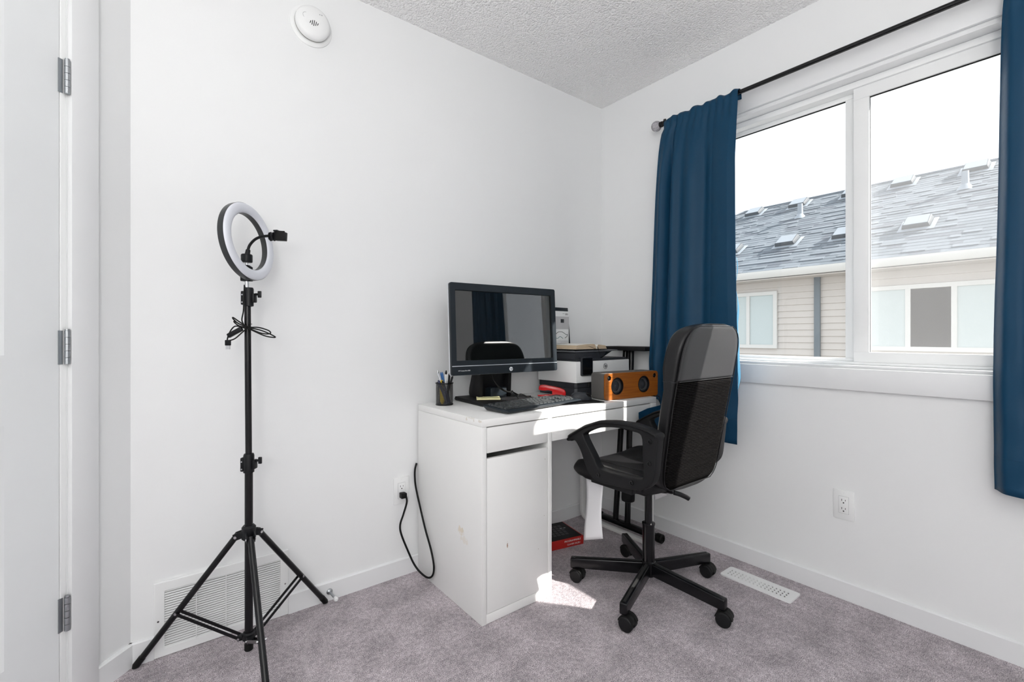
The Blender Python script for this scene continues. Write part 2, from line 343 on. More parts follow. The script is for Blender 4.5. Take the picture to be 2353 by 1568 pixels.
# ------------------------------------------------------------------ room shell
H = 2.44; XD = -2.234
XW, YB = -3.35, -3.2                         # wall behind the camera side
YD = XW-XD                                   # where the diagonal wall meets the side wall (y)
def st(o): return tag(o, kind='structure')
outline = [(0, 0), (XD, 0), (XW, YD), (XW, YB), (0, YB)]
st(MB().prism([(.2, .2), (XW-.2, .2), (XW-.2, YB-.2), (.2, YB-.2)], -.12, 0, 'z').build('floor', M['carpet']))
st(MB().prism([(.2, .2), (XW-.2, .2), (XW-.2, YB-.2), (.2, YB-.2)], H, H+.12, 'z').build('ceiling', M['ceil']))
st(MB().box(XD-.1, .2, 0, .14, 0, H).build('wall_left', M['wall']))
WY0, WY1, WZ0, WZ1 = -2.05, -.62, .925, 2.08     # window opening
w = MB()
w.box(0, .18, YB, WY0, 0, H).box(0, .18, WY1, 0, 0, H).box(0, .18, WY0, WY1, 0, WZ0).box(0, .18, WY0, WY1, WZ1, H)
st(w.build('wall_right', M['wall']))
# diagonal wall with the door opening; s runs from its corner with the left wall
D = Vector((-1, -1, 0)).normalized(); NI = Vector((1, -1, 0)).normalized()   # along, into the room
A0 = Vector((XD, 0, 0)); Lg = (Vector((XW, YD, 0))-A0).length
def dg(s, d, z): p = A0+D*s+NI*d; return (p.x, p.y, z)
def dbox(mb, s0, s1, d0, d1, z0, z1):
    vs = [dg(s, d, z) for s in (s0, s1) for d in (d0, d1) for z in (z0, z1)]
    return mb.add(vs, [(0, 1, 3, 2), (4, 6, 7, 5), (0, 4, 5, 1), (2, 3, 7, 6), (0, 2, 6, 4), (1, 5, 7, 3)])
DS0, DS1, DZ = .190, 1.005, 2.04
w = MB(); dbox(w, -.06, DS0, -.12, 0, 0, H); dbox(w, DS1, Lg+.1, -.12, 0, 0, H); dbox(w, DS0, DS1, -.12, 0, DZ, H)
st(w.build('wall_diagonal', M['wall']))
st(MB().box(XW-.14, XW, YB-.1, YD+.05, 0, H).build('wall_side', M['wall']))
st(MB().box(XW-.14, .2, YB-.14, YB, 0, H).build('wall_rear', M['wall']))
# baseboards with an eased top edge
bh, bt = .0735, .012
prof = [(0, 0), (bt, 0), (bt, bh-.004), (bt-.005, bh), (0, bh)]
def bb(name, x0, x1): return st(MB().prism([(-p[0], p[1]) for p in prof], x0, x1, 'x').build(name, M['trim']))
bb('baseboard_left', -1.774, 0); bb('baseboard_left', XD-.005, -2.1755)
st(MB().prism([(-p[0], p[1]) for p in prof], YB, -.012, 'y').build('baseboard_right', M['trim']))
w = MB(); n5 = len(prof); vs = [dg(s, p[0], p[1]) for s in (0.0, .1125) for p in prof]
w.add(vs, [tuple(range(n5)), tuple(range(2*n5-1, n5-1, -1))]+[(i, (i+1) % n5, n5+(i+1) % n5, n5+i) for i in range(n5)])
st(w.build('baseboard_diagonal', M['trim']))
# door casing and jamb
t1 = thing('trim_1', dg(.15, 0, 0), None, None, kind='structure')
def dpart(mb, name, m, par, bevel=0, **k):
    o = mb; L0 = par.location; mb.v = [tuple(Vector(p)-L0) for p in mb.v]; return mb.build(name, m, par, bevel=bevel, **k)
w = MB(); dbox(w, .112, .1875, 0, .014, 0, DZ+.08); dpart(w, 'casing_board', M['trim'], t1, .002)
w = MB(); dbox(w, 1.008, 1.084, 0, .014, 0, DZ+.08); dpart(w, 'casing_board', M['trim'], t1, .002)
w = MB(); dbox(w, .1875, 1.008, 0, .014, DZ+.005, DZ+.08); dpart(w, 'casing_board', M['trim'], t1, .002)
w = MB(); dbox(w, .190, .2052, -.12, .0, 0, DZ); dpart(w, 'door_jamb', M['vinyl'], t1, .001)
w = MB(); dbox(w, .990, 1.005, -.12, .0, 0, DZ); dpart(w, 'door_jamb', M['vinyl'], t1, .001)
# door leaf: stiles and rails proud of raised panels
d1 = thing('door_1', dg(.22, 0, 0), None, None, kind='structure')
F = -.002; B = -.038
w = MB()
for a in (.2075, .8615): dbox(w, a, a+.1245, B, F, .012, 2.03)
for z0, z1 in ((.012, .22), (.8264, 1.0007), (1.91, 2.03)): dbox(w, .332, .8615, B, F, z0, z1)
dpart(w, 'door_frame', M['door'], d1)
for z0, z1 in ((.22, .8264), (1.0007, 1.91)):
    w = MB(); s0, s1 = .332, .8615
    a = [(s0, z0), (s1, z0), (s1, z1), (s0, z1)]; g = .028; c = [(s0+g, z0+g), (s1-g, z0+g), (s1-g, z1-g), (s0+g, z1-g)]; g2 = .05; e = [(s0+g2, z0+g2), (s1-g2, z0+g2), (s1-g2, z1-g2), (s0+g2, z1-g2)]
    vs = [dg(p[0], F, p[1]) for p in a]+[dg(p[0], F-.010, p[1]) for p in c]+[dg(p[0], F-.004, p[1]) for p in e]
    fs = [(i, (i+1) % 4, 4+(i+1) % 4, 4+i) for i in range(4)]+[(4+i, 4+(i+1) % 4, 8+(i+1) % 4, 8+i) for i in range(4)]+[(8, 9, 10, 11)]
    w.add(vs, fs); dpart(w, 'door_panel', M['door'], d1)
w = MB(); dbox(w, .332, .8615, B, F-.014, .22, 1.91); dpart(w, 'door_core', M['door'], d1)
for zc in (1.763, 1.017, .282):
    w = MB(); h = .0465
    dbox(w, .1995, .2105, F, F+.0022, zc-h, zc+h)
    o = dpart(w, 'hinge', M['nickel'], d1)
    for k in range(5):
        q = MB(); z0 = zc-h+k*2*h/5; q.cyl(dg(.1945, .008, z0+.0005), dg(.1945, .008, z0+2*h/5-.0005), .0066, n=14)
        q.v = [tuple(Vector(p)-d1.location) for p in q.v]; q.build('hinge_knuckle', M['nickel'], o)
    q = MB(); q.cyl(dg(.1945, .008, zc+h), dg(.1945, .008, zc+h+.004), .0055, n=12); q.v = [tuple(Vector(p)-d1.location) for p in q.v]; q.build('hinge_pin', M['nickel'], o)
w = MB(); w.lathe([(.027, 0), (.027, .006), (.011, .010), (.011, .035)], dg(.925, F, .92), NI, 24); w.tube([dg(.925, .034, .92), dg(.90, .040, .92), dg(.82, .040, .92)], .008, 10); dpart(w, 'door_lever', M['nickel'], d1)
# window
w1 = thing('window_1', (0, -1.28, WZ0), None, None, kind='structure')
def wp(mb, name, m, par=None, bevel=0, **k):
    mb.v = [tuple(Vector(p)-Vector((0, -1.28, WZ0))) for p in mb.v]; return mb.build(name, m, par or w1, bevel=bevel, **k)
cz0, cz1 = WZ0-.005, WZ1+.010; cw = .085
wp(MB().box(-.018, 0, WY0-cw, WY1+cw, cz0-cw, cz0), 'casing_board', M['trim'], bevel=.002)
wp(MB().box(-.018, 0, WY0-cw, WY1+cw, cz1, cz1+cw), 'casing_board', M['trim'], bevel=.002)
wp(MB().box(-.018, 0, WY1+.01, WY1+cw, cz0, cz1), 'casing_board', M['trim'], bevel=.002)
wp(MB().box(-.018, 0, WY0-cw, WY0-.01, cz0, cz1), 'casing_board', M['trim'], bevel=.002)
j = MB().box(-.004, .055, WY0-.012, WY1+.012, WZ0-.0, WZ0+.008).box(-.004, .055, WY0, WY1, WZ1-.008, WZ1).box(-.004, .055, WY0, WY0+.008, WZ0, WZ1).box(-.004, .055, WY1-.008, WY1, WZ0, WZ1)
wp(j, 'jamb_liner', M['trim'], bevel=.001)
FX0, FX1 = .050, .140
f = MB()
f.box(FX0, FX1, WY0, WY1, WZ0+.008, .944).box(FX0, FX1, WY0, WY1, 2.047, WZ1-.008).box(FX0, FX1, WY0, WY0+.035, .944, 2.047).box(FX0, FX1, WY1-.035, WY1, .944, 2.047)
wp(f, 'window_frame', M['vinyl'], bevel=.002)
def sash(x0, x1, y0, y1, z0, z1, wl, wr, wt, wb, name):
    q = MB(); q.box(x0, x1, y0, y1, z0, z0+wb).box(x0, x1, y0, y1, z1-wt, z1).box(x0, x1, y0, y0+wr, z0+wb, z1-wt).box(x0, x1, y1-wl, y1, z0+wb, z1-wt)
    return wp(q, name, M['vinyl'], bevel=.0015)
s2 = sash(.060, .085, WY0+.033, -1.276, .944, 2.047, .052, .05, .047, .040, 'sliding_sash')
wp(MB().box(.0845, .1235, -1.312, -1.277, .946, 2.045), 'interlock_stile', M['vinyl'], s2, bevel=.001)
s1 = sash(.098, .122, -1.270, WY1-.033, .944, 2.047, .04, .033, .019, .013, 'fixed_sash')
g = MB().box(.070, .076, WY0+.08, -1.326, .982, 2.002); wp(g, 'pane', M['glassR'], s2)
g = MB().box(.107, .113, -1.239, WY1-.07, .955, 2.030); wp(g, 'pane', M['glassL'], s1)
for y0, y1, z0, z1, x, q in ((WY0+.082, -1.328, .984, 2.000, .068, s2), (-1.237, WY1-.072, .957, 2.028, .105, s1)):
    k = MB().box(x, x+.003, y0, y1, z1-.004, z1).box(x+.001, x+.0025, y1-.0015, y1, z0, z1).box(x+.001, x+.0025, y0, y0+.0015, z0, z1)
    wp(k, 'glazing_gasket', M['rubber'], q)
g = MB().box(.128, .130, WY0+.035, -1.262, .946, 2.045); wp(g, 'insect_screen', M['screen'])
g = MB().box(.124, .136, -1.275, -1.255, .944, 2.047); wp(g, 'screen_frame', M['vinyl'])
g = MB().tube(smoothpath([(.058, -1.992, 1.46), (.035, -1.992, 1.44), (.032, -1.992, 1.40), (.035, -1.992, 1.36), (.058, -1.992, 1.34)], 4), .005, 8); wp(g, 'sash_handle', M['vinyl'])

# ------------------------------------------------------------------ fill lamp added unseen behind the camera to brighten room and ceiling
cl = thing('added_fill_lamp', (-2.65, -2.35, 0), 'added unseen fill lamp brightening the room from behind the camera position', 'fill lamp')
MB().lathe([(.14, 0), (.14, .02), (.02, .03)], n=32).build('added_lamp_base', M['white'], cl)
MB().cyl((0, 0, .02), (0, 0, 1.10), .012).build('added_lamp_pole', M['white'], cl)
la = bpy.data.lights.new('fill_uplight', 'AREA'); la.shape = 'DISK'; la.size = .30; la.energy = FILL_UP; la.color = FILL_C
lo = bpy.data.objects.new('fill_uplight', la); COL.objects.link(lo); lo.parent = cl; lo.location = (0, 0, 1.50); lo.rotation_euler = (PI, 0, 0)
lb = bpy.data.lights.new('fill_point', 'POINT'); lb.shadow_soft_size = .19; lb.energy = FILL_ALL; lb.color = FILL_C
lo = bpy.data.objects.new('fill_point', lb); COL.objects.link(lo); lo.parent = cl; lo.location = (0, 0, 1.29)
MB().lathe([(.02, 1.08), (.03, 1.10), (.03, 1.11)], n=24).build('added_lamp_holder', M['white'], cl)

# ------------------------------------------------------------------ wall fittings
# return air grille
GX0, GX1, GZ1 = -2.1755, -1.774, .243
gr = thing('return_air_grille', ((GX0+GX1)/2, 0, .001), 'large white louvred return air grille low on the left wall behind the tripod', 'vent')
W2 = (GX1-GX0)/2
f = MB(); me = flat([[(-W2, 0), (W2, 0), (W2, GZ1), (-W2, GZ1)], [(-W2+.028, .026), (W2-.028, .026), (W2-.028, .212), (-W2+.028, .212)]], .0035, .002)
f.mesh(me, axes((0, -.006, 0), (1, 0, 0), (0, 0, 1), (0, -1, 0))); f.build('grille_frame', M['white'], gr)
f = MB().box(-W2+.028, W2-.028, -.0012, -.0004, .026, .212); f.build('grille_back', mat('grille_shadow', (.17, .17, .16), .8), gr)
sm = None
for k in range(24):
    z = .0280+k*.0079
    if sm is None:
        o = MB().bar((-W2+.028, -.0065, 0), (W2-.028, -.0065, 0), .0060, .0012, up=(0, -.62, .78)).build('louvre_slat', M['white'], gr, loc=(0, 0, z)); sm = o
    else:
        o = sm.copy(); COL.objects.link(o); o.location = (0, 0, z)
for k in range(1, 4): MB().box(-W2+.028+k*.0862-.0015, -W2+.028+k*.0862+.0015, -.0115, -.010, .026, .212).build('grille_mullion', M['white'], gr)
for x in (-W2+.011, W2-.011): MB().lathe([(.0035, 0), (.003, .0012)], (x, -.0105, .118), (0, -1, 0), 12).build('screw', M['chrome'], gr)
# smoke detector
sd = thing('smoke_detector', (-1.690, 0, 2.253), 'round white smoke alarm high on the left wall near the ceiling', 'smoke alarm')
MB().lathe([(.078, 0), (.0775, .005), (.068, .010), (.066, .010)], d=(0, -1, 0), n=48).build('mounting_plate', M['white'], sd)
MB().lathe([(.058, .008), (.058, .013), (.0635, .014), (.0635, .030), (.060, .037), (.050, .043), (.030, .046), (.001, .047)], d=(0, -1, 0), n=48).build('alarm_body', M['white'], sd)
MB().lathe([(.0585, .0155), (.064, .0155), (.064, .0195), (.0585, .0195)], d=(0, -1, 0), n=48, cap=False).build('sensor_gap', mat('sensor_gap', (.30, .30, .28), .7), sd)
for i, hgt in enumerate((.010, .018, .022, .016, .009)):
    MB().bar((-.016+i*.0068, -.0466, -.014-hgt/2+.004), (-.016+i*.0068+.003, -.0466, -.014+hgt/2+.004), .0026, .001, up=(0, -1, 0)).build('sounder_slot', M['slot'], sd)
MB().mesh(text('\u25a1', .02) if False else flat([circ(0, 0, .0115, 28), circ(0, 0, .0105, 28)], .0003), axes((-.030, -.0448, .010), (1, 0, 0), (0, 0, 1), (0, -1, 0))).build('test_button', M['inkgrey'], sd)
for x, z in ((.018, .030), (.026, .031), (.040, .014)): MB().box(x, x+.004, -.0452 if x < .03 else -.0425, -.043 if x < .03 else -.040, z, z+.003).build('indicator', M['inkgrey'], sd)
# outlets
def outlet(loc, rz, label, plugged=False):
    o = thing('wall_outlet', loc, label, 'outlet', rz, group='white wall outlets')
    MB().box(-.036, .036, -.005, 0, -.058, .058).build('cover_plate', M['white'], o, bevel=.002)
    MB().box(-.0167, .0167, -.0068, -.004, -.0335, .0335).build('receptacle', M['white'], o, bevel=.0007)
    MB().mesh(flat([rrect(-.0175, .0175, -.0343, .0343, .001), rrect(-.0167, .0167, -.0335, .0335, .001)], .0001), axes((0, -.0052, 0), (1, 0, 0), (0, 0, 1), (0, -1, 0))).build('receptacle_gap', M['inkgrey'], o)
    for zc in (.0165, -.0165):
        q = MB(); q.box(-.0072, -.0052, -.0070, -.0066, zc-.001, zc+.007).box(.0052, .0070, -.0070, -.0066, zc, zc+.006)
        q.lathe([(.0026, 0), (.0026, .0004)], (0, -.0067, zc-.0075), (0, -1, 0), 12); q.build('slots', M['slot'], o)
    for z in (.049, -.049): MB().lathe([(.0028, 0), (.0025, .0008)], (0, -.005, z), (0, -1, 0), 12).build('screw', M['white'], o)
    return o
outlet((-1.3148, 0, .3715), 0, 'white outlet beside the desk with a black plug in its lower socket')
outlet((0, -1.2616, .3745), -PI/2, 'white duplex outlet with both sockets empty, below the window')
# power cord
pc = thing('power_cord', (-1.3148, -.006, .355), 'black power cord looping from the left wall outlet to behind the desk', 'cord')
def pw(pts): return [tuple(Vector(p)-Vector(pc.location)) for p in pts]
q = MB(); q.v = []; q.prism([(-.013, -.012), (.013, -.012), (.013, .010), (-.013, .012)], -.028, -.002, 'y'); q.build('plug', M['rubber'], pc, bevel=.003)
path = [(-1.306, -.030, .352), (-1.303, -.034, .330), (-1.306, -.034, .300), (-1.322, -.030, .262), (-1.330, -.03, .225), (-1.324, -.04, .180), (-1.300, -.06, .115), (-1.278, -.075, .062), (-1.258, -.09, .030), (-1.2555, -.10, .035), (-1.2535, -.10, .070), (-1.256, -.08, .16), (-1.262, -.05, .27), (-1.266, -.03, .36), (-1.266, -.022, .42), (-1.258, -.016, .46), (-1.2505, -.012, .49)]
path = [(-1.306, -.030, .352), (-1.303, -.032, .325), (-1.318, -.030, .275), (-1.333, -.030, .232), (-1.328, -.032, .190), (-1.300, -.04, .112), (-1.280, -.055, .058), (-1.266, -.085, .030), (-1.2555, -.13, .022), (-1.2500, -.165, .042), (-1.2485, -.175, .085), (-1.2485, -.150, .145), (-1.2490, -.100, .215), (-1.2500, -.055, .295), (-1.2545, -.022, .375), (-1.2560, -.014, .42), (-1.2530, -.010, .455), (-1.2440, -.007, .48)]
MB().tube(smoothpath(pw(path), 6), .0042, 10).build('cable', M['rubber'], pc)
# door stop
ds = thing('door_stop', (-1.624, -.012, .036), 'small satin metal wall door stop with white rubber tip on the left baseboard', 'door stop')
dd = Vector((.06, -1, -.02)).normalized()
MB().lathe([(.012, 0), (.011, .004), (.005, .008), (.0045, .055), (.006, .060)], (0, 0, 0), dd, 18).build('post', M['nickel'], ds)
MB().lathe([(.0065, .058), (.0075, .062), (.0075, .072), (.005, .075)], (0, 0, 0), dd, 16).build('rubber_tip', M['white'], ds)
# floor register
fr = thing('floor_register', (-.161, -1.003, 0), 'white slotted floor vent set in the carpet by the right wall', 'vent')
sl_ = []
for r in range(3):
    for k in range(16):
        y = -.115+k*.0153; x = -.027+r*.018
        sl_.append([(x, y), (x+.014, y+.0045), (x+.014, y+.0105), (x, y+.006)])
f = MB().mesh(flat([rrect(-.051, .051, -.143, .143, .010)]+sl_, .0018, .0), axes((0, 0, .0042), (1, 0, 0), (0, 1, 0), (0, 0, 1))); f.build('register_plate', M['white'], fr)
MB().mesh(flat([rrect(-.051, .051, -.143, .143, .010), rrect(-.049, .049, -.141, .141, .009)], .0012), axes((0, 0, .0013), (1, 0, 0), (0, 1, 0), (0, 0, 1))).build('register_rim', M['white'], fr)
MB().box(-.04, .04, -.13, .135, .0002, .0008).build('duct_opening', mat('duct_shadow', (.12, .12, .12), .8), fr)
fs_ = None
for k in range(17):
    if fs_ is None: fs_ = MB().bar((-.034, 0, 0), (.034, 0, 0), .0045, .0010, up=(0, -.8, .6)).build('louvre_slat', M['white'], fr, loc=(0, -.118+k*.0148, .0018))
    else:
        o = fs_.copy(); COL.objects.link(o); o.location = (0, -.118+k*.0148, .0018)

# ------------------------------------------------------------------ curtains and rod
RX, RZ = -.080, 2.153
rod = thing('curtain_rod', (0, -.50, RZ), 'thin black curtain rod with crackled glass ball finial above the window', 'curtain rod')
MB().cyl((RX, .02, 0), (RX, -1.18, 0), .0098, n=20).build('rod', M['gloss'], rod)
MB().cyl((RX, -1.18, 0), (RX, -1.86, 0), .0082, n=20).build('rod', M['gloss'], rod)
MB().lathe([(.0105, 0), (.0115, .004), (.0115, .03), (.0105, .034)], (RX, -1.155, 0), (0, -1, 0), 20).build('rod_sleeve', M['gloss'], rod)
MB().lathe([(.012, 0), (.013, .004), (.013, .012), (.010, .016), (.0145, .020), (.0145, .034)], (RX, .000, 0), (0, 1, 0), 22).build('finial_collar', M['blackm'], rod)
MB().lathe([(.027*math.sin(PI*i/16), -.027*math.cos(PI*i/16)) for i in range(17)], (RX, .054, 0), (0, 1, 0), 28).build('finial_ball', M['crackle'], rod)
for y in (.004, -1.80):
    q = MB(); q.box(-.004, 0, y-.012, y+.012, -.03, .03); q.box(RX+.008, -.002, y-.005, y+.005, -.018, -.008); q.tube([(RX+.011*math.cos(a), y, .011*math.sin(a)) for a in [PI*(.15-i*.13) for i in range(11)]], .003, 6); q.box(RX-.004, RX+.004, y-.006, y+.006, .011, .020)
    q.build('bracket', M['gloss'], rod)
def curtain(name, loc, label, ytop, ybot, wave, seed, zbot=.56, sweep=False):
    o = thing(name, loc, label, 'curtain', group='blue curtains')
    top = [(.016, -.026), (.015, -.01), (.012, .008), (.004, .017), (-.006, .015), (-.0145, .004), (-.016, -.015), (-.0155, -.036)]
    zs = [(RX+a, RZ+b, i) for i, (a, b) in enumerate(top)]
    nvv = 70; H0 = RZ-.036
    for i in range(1, nvv+1): zs.append((RX-.0155, H0+(zbot-H0)*i/nvv, 100+i))
    rng = random.Random(seed); ph = [rng.uniform(0, 6.28) for _ in range(8)]
    nu = 200; q = MB()
    def fn(u, v):
        k = int(round(v*(len(zs)-1))); x, z, ix = zs[k]
        t = 0 if ix < 100 else (ix-100)/nvv
        e = t**.45 if t > 0 else 0
        yy = (ytop[0]*(1-e)+ybot[0]*e)*(1-u)+(ytop[1]*(1-t)+ybot[1]*t)*u
        g = wave(u, t)
        ruf = .0035*math.sin(u*70+ph[0])*(1 if ix < 100 else max(0, 1-t*14))
        low = max(0, (t-.45)/.55)
        cr = .0035*low*math.sin(t*38+3*math.sin(u*7+ph[1])+ph[2])+.002*low*math.sin(t*71+u*9)
        if ix < 100:
            zz = z+(.004*math.sin(u*38+ph[3])+.003*math.sin(u*23+ph[4]) if 1 <= ix <= 5 else 0)
            return (x+ruf*.7-(g*.12 if ix > 4 else 0), yy-loc[1], zz-loc[2])
        env = min(1, .12+t*5)
        xx = x-abs(g)*env*.0-(g*env)+cr+ruf
        xx = min(xx, -.022)
        if sweep and t > .8:      # the lower left corner is dragged round the desk end into the room by the chair
            ss = lambda a, b_, q_: (lambda k_: k_*k_*(3-2*k_))(max(0, min(1, (q_-a)/(b_-a))))
            w1, w2 = ss(.892, .908, t), ss(.898, .945, t); f_ = max(0, 1-u/.5)
            yy = yy+w1*min(0, -.535-yy)
            xx -= w2*.25*f_**1.1; z += .035*w2*f_
        return (xx, yy+.004*math.sin(t*9+u*4+ph[5])*t-loc[1], z-loc[2]-.006*t*math.sin(u*5))
    q.grid(fn, nu, len(zs)); ob = q.build('curtain_cloth', M['curtain'], o, ang=80, solid=.0012)
    # stitched hem line
    h = MB(); pts = []
    for i in range(60):
        p = fn(i/59, 1); pp = Vector(fn(i/59, 1-5/(len(zs)-1))); pts.append(pp+Vector((-.0012, 0, 0)))
    h.tube(pts, .0008, 5); h.build('hem_stitch', M['curtain'], o)
    return o
def waveL(u, t):
    a = .026*(1-.2*t)
    g = a*math.exp(-((u-.10)/.05)**2)*1.1+a*math.exp(-((u-.27)/.055)**2)*1.2+a*1.35*math.exp(-((u-.47)/.10)**2)+a*.7*math.exp(-((u-.80)/.16)**2)
    g -= a*.9*math.exp(-((u-.185)/.022)**2)+a*.5*math.exp(-((u-.62)/.05)**2)
    g += .030*max(0, min(1, (u-.72)/.2))
    return g
def waveR(u, t): return -.050*math.exp(-(u/.035)**2)+.020*math.sin(u*19+.6)+.007*math.sin(u*41+2)+.006*math.sin(u*8)
curtain('curtain', (0, -.68, .56), 'dark blue curtain panel behind the office chair, left of the window', (-.500, -.884), (-.405, -.900), waveL, 3, sweep=True)
curtain('curtain', (0, -1.9, .56), 'dark blue curtain panel at the right edge of the photo', (-1.714, -2.16), (-1.684, -2.20), waveR, 8)

# left panel's turned-back edge: same cloth, sunlight painted in as paler blue
M['painted_sun'] = mat('curtain_painted_sun', (.035, .15, .25), .5, bump=(14, .3, .01))
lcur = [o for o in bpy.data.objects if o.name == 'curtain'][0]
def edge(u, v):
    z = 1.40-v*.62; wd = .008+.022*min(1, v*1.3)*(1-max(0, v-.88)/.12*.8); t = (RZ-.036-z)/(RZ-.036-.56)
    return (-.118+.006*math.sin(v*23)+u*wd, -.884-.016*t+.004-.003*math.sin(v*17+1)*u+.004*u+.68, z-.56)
MB().grid(edge, 6, 40).build('turned_back_edge_painted_sun', M['painted_sun'], lcur, ang=80, solid=.0012)

# ------------------------------------------------------------------ desk
DX, DY0, DY1, DT = -1.2411, -.5221, -.016, .745
desk = thing('desk', (DX, DY1, 0), 'white laminate desk with drawer and cupboard against the left wall', 'desk')
DW, DD = 1.05, DY1-DY0
c_tan = (.70, .62, .50)
spots(M['desk2'], [(.0, -.36, .30, .02, .022, .014, c_tan, .8), (.0, -.385, .27, .02, .03, .012, c_tan, .35), (0, -.18, .62, .02, .003, .002, c_tan, .3)])
spots(M['desk3'], [(.115, -DD, .262, .0028, .02, .010, (.25, .12, .05), .9), (.300, -DD, .330, .002, .02, .0015, (.35, .3, .25), .7), (.305, -DD, .555, .0015, .02, .0025, (.3, .2, .15), .7), (.27, -DD, .205, .002, .02, .0015, (.35, .3, .25), .6)])
spots(M['desk4'], [(0, -DD+.105, .735, .02, .006, .006, (.55, .50, .42), .6), (0, -DD+.055, .733, .02, .004, .006, (.50, .45, .38), .6), (.004, -DD+.015, .737, .01, .012, .006, (.60, .55, .48), .7), (0, -DD+.075, .742, .02, .03, .003, (.6, .56, .5), .5)])
MB().box(0, DW, -DD, 0, DT-.027, DT).build('desktop', M['desk4'], desk, bevel=.0012)
MB().box(.0, .0195, -DD, 0, 0, DT-.0275).build('side_panel', M['desk2'], desk, bevel=.001)
MB().box(.3215, .341, -DD, 0, 0, DT-.0275).build('side_panel', M['desk'], desk, bevel=.001)
MB().box(.0195, .3215, -.012, -.004, .02, .70).build('back_panel', M['desk'], desk)
MB().box(.0195, .3215, -DD+.02, -.012, .04, .055).build('bottom_panel', M['desk'], desk)
MB().box(.0197, .3213, -DD+.0005, -DD+.016, .001, .0345).build('plinth', M['desk'], desk, bevel=.0006)
o = MB().box(.0215, .3195, -DD+.0005, -DD+.0175, .037, .6005).build('cupboard_door', M['desk3'], desk, bevel=.0008)
dr = MB().box(.0215, .3195, -DD+.0005, -DD+.0175, .6215, .7135).build('drawer', M['desk'], desk, bevel=.0008)
MB().box(.03, .31, -DD+.018, -.05, .628, .700).build('drawer_box', M['desk'], dr)
dr = MB().box(.3445, DW-.0475, -DD+.0005, -DD+.0175, .6215, .7135).build('drawer', M['desk'], desk, bevel=.0008)
MB().box(.36, DW-.06, -DD+.018, -.10, .640, .700).build('drawer_box', M['desk'], dr)
MB().box(.341, DW-.03, -.035, -.018, .56, .7175).build('back_rail', M['desk'], desk, bevel=.0008)
MB().box(DW-.046, DW, -DD+.0005, -DD+.0175, .6215, .7170).build('corner_block', M['desk'], desk, bevel=.0008)
xl = DW-.022
lp = [(xl, -.03, .70), (xl, -.03, .045)]+[(xl, -.03-.035*(1-math.cos(a)), .045-.035*math.sin(a)+.0) for a in [PI/8*i for i in range(1, 5)]]+[(xl, -DD+.055, .010)]+[(xl, -DD+.055-.035*math.sin(a), .045-.035*math.cos(a)) for a in [PI/8*i for i in range(1, 5)]]+[(xl, -DD+.02, .70)]
def flatsweep(pts, w, h):
    q = MB(); P = [Vector(p) for p in pts]; vs = []
    for i, p in enumerate(P):
        d = (P[min(i+1, len(P)-1)]-P[max(i-1, 0)]).normalized(); x = Vector((1, 0, 0)); u = x.cross(d)
        vs += [p+x*a*w/2+u*c*h/2 for a, c in ((-1, -1), (1, -1), (1, 1), (-1, 1))]
    fs = [(i*4+j, i*4+(j+1) % 4, (i+1)*4+(j+1) % 4, (i+1)*4+j) for i in range(len(P)-1) for j in range(4)]+[(3, 2, 1, 0), tuple(range(len(P)*4-4, len(P)*4))]
    return q.add(vs, fs)
flatsweep(lp, .032, .018).build('leg_frame', M['steel'], desk, bevel=.002)
for y in (-DD+.045, -.06): MB().box(DW-.045, DW-.002, y-.02, y+.02, .700, .7175).build('leg_bracket', M['steel'], desk, bevel=.001)

# tall black table squeezed between the desk and the window wall
tt = thing('adjustable_table', (-.14, -.28, 0), 'tall narrow black adjustable table squeezed between the white desk and right wall', 'table')
MB().box(.010, .134, -.130, .150, .968, .991).build('table_top', M['blackm'], tt, bevel=.004)
fy = lambda y: y+.28
MB().bar((-.020, fy(-.115), .030), (-.020, fy(-.53), .030), .030, .030).build('foot_bar', M['blackmet'], tt, bevel=.006)
MB().lathe([(.021, 0), (.023, .004), (.023, .030), (.018, .034), (.012, .034), (.012, .028)], (-.020, fy(-.505), .030), (0, -1, 0), 20).build('foot_cap', M['rubber'], tt)
MB().lathe([(.021, 0), (.023, .004), (.023, .030), (.018, .034)], (-.020, fy(-.14), .030), (0, 1, 0), 20).build('foot_cap', M['rubber'], tt)
for y0, y1, x1, z1 in ((-.239, -.225, .085, .966), (-.320, -.265, .085, .966)):
    q = MB().tube([(-.020, fy(y0), .03), (x1, fy(y1), z1)], .016, 14); q.build('post', M['blackmet'], tt)
q = MB().lathe([(.020, 0), (.034, .006), (.036, .02), (.036, .05), (.030, .062)], (-.004, fy(-.311), .150), (.11, .05, 1), 12); q.build('height_knob', M['blackm'], tt, bevel=.002)
MB().bar((.038, fy(-.230), .545), (.038, fy(-.288), .535), .02, .02).build('cross_brace', M['blackmet'], tt, bevel=.003)

# ------------------------------------------------------------------ all-in-one computer
mo = thing('all_in_one_computer', (-.905, -.150, DT), 'black all-in-one desktop computer with wide screen and silver strip on the desk', 'computer', math.radians(-3.5))
MB().add([(-.150, -.122, 0), (.150, -.122, 0), (.150, .125, 0), (-.150, .125, 0), (-.155, -.127, .006), (.155, -.127, .006), (.155, .130, .006), (-.155, .130, .006), (-.152, -.123, .016), (.152, -.123, .016), (.152, .127, .019), (-.152, .127, .019)],
         [(3, 2, 1, 0)]+[(a+i, a+(i+1) % 4, a+4+(i+1) % 4, a+4+i) for a in (0, 4) for i in range(4)]+[(8, 9, 10, 11)]).build('base', M['blackm'], mo, bevel=.002)
MB().prism([(-.005, .017), (.085, .017), (.094, .035), (.090, .060), (.030, .22), (-.012, .22), (-.012, .15)], -.098, -.078, 'x').build('stand_arm', M['blackm'], mo, bevel=.004)
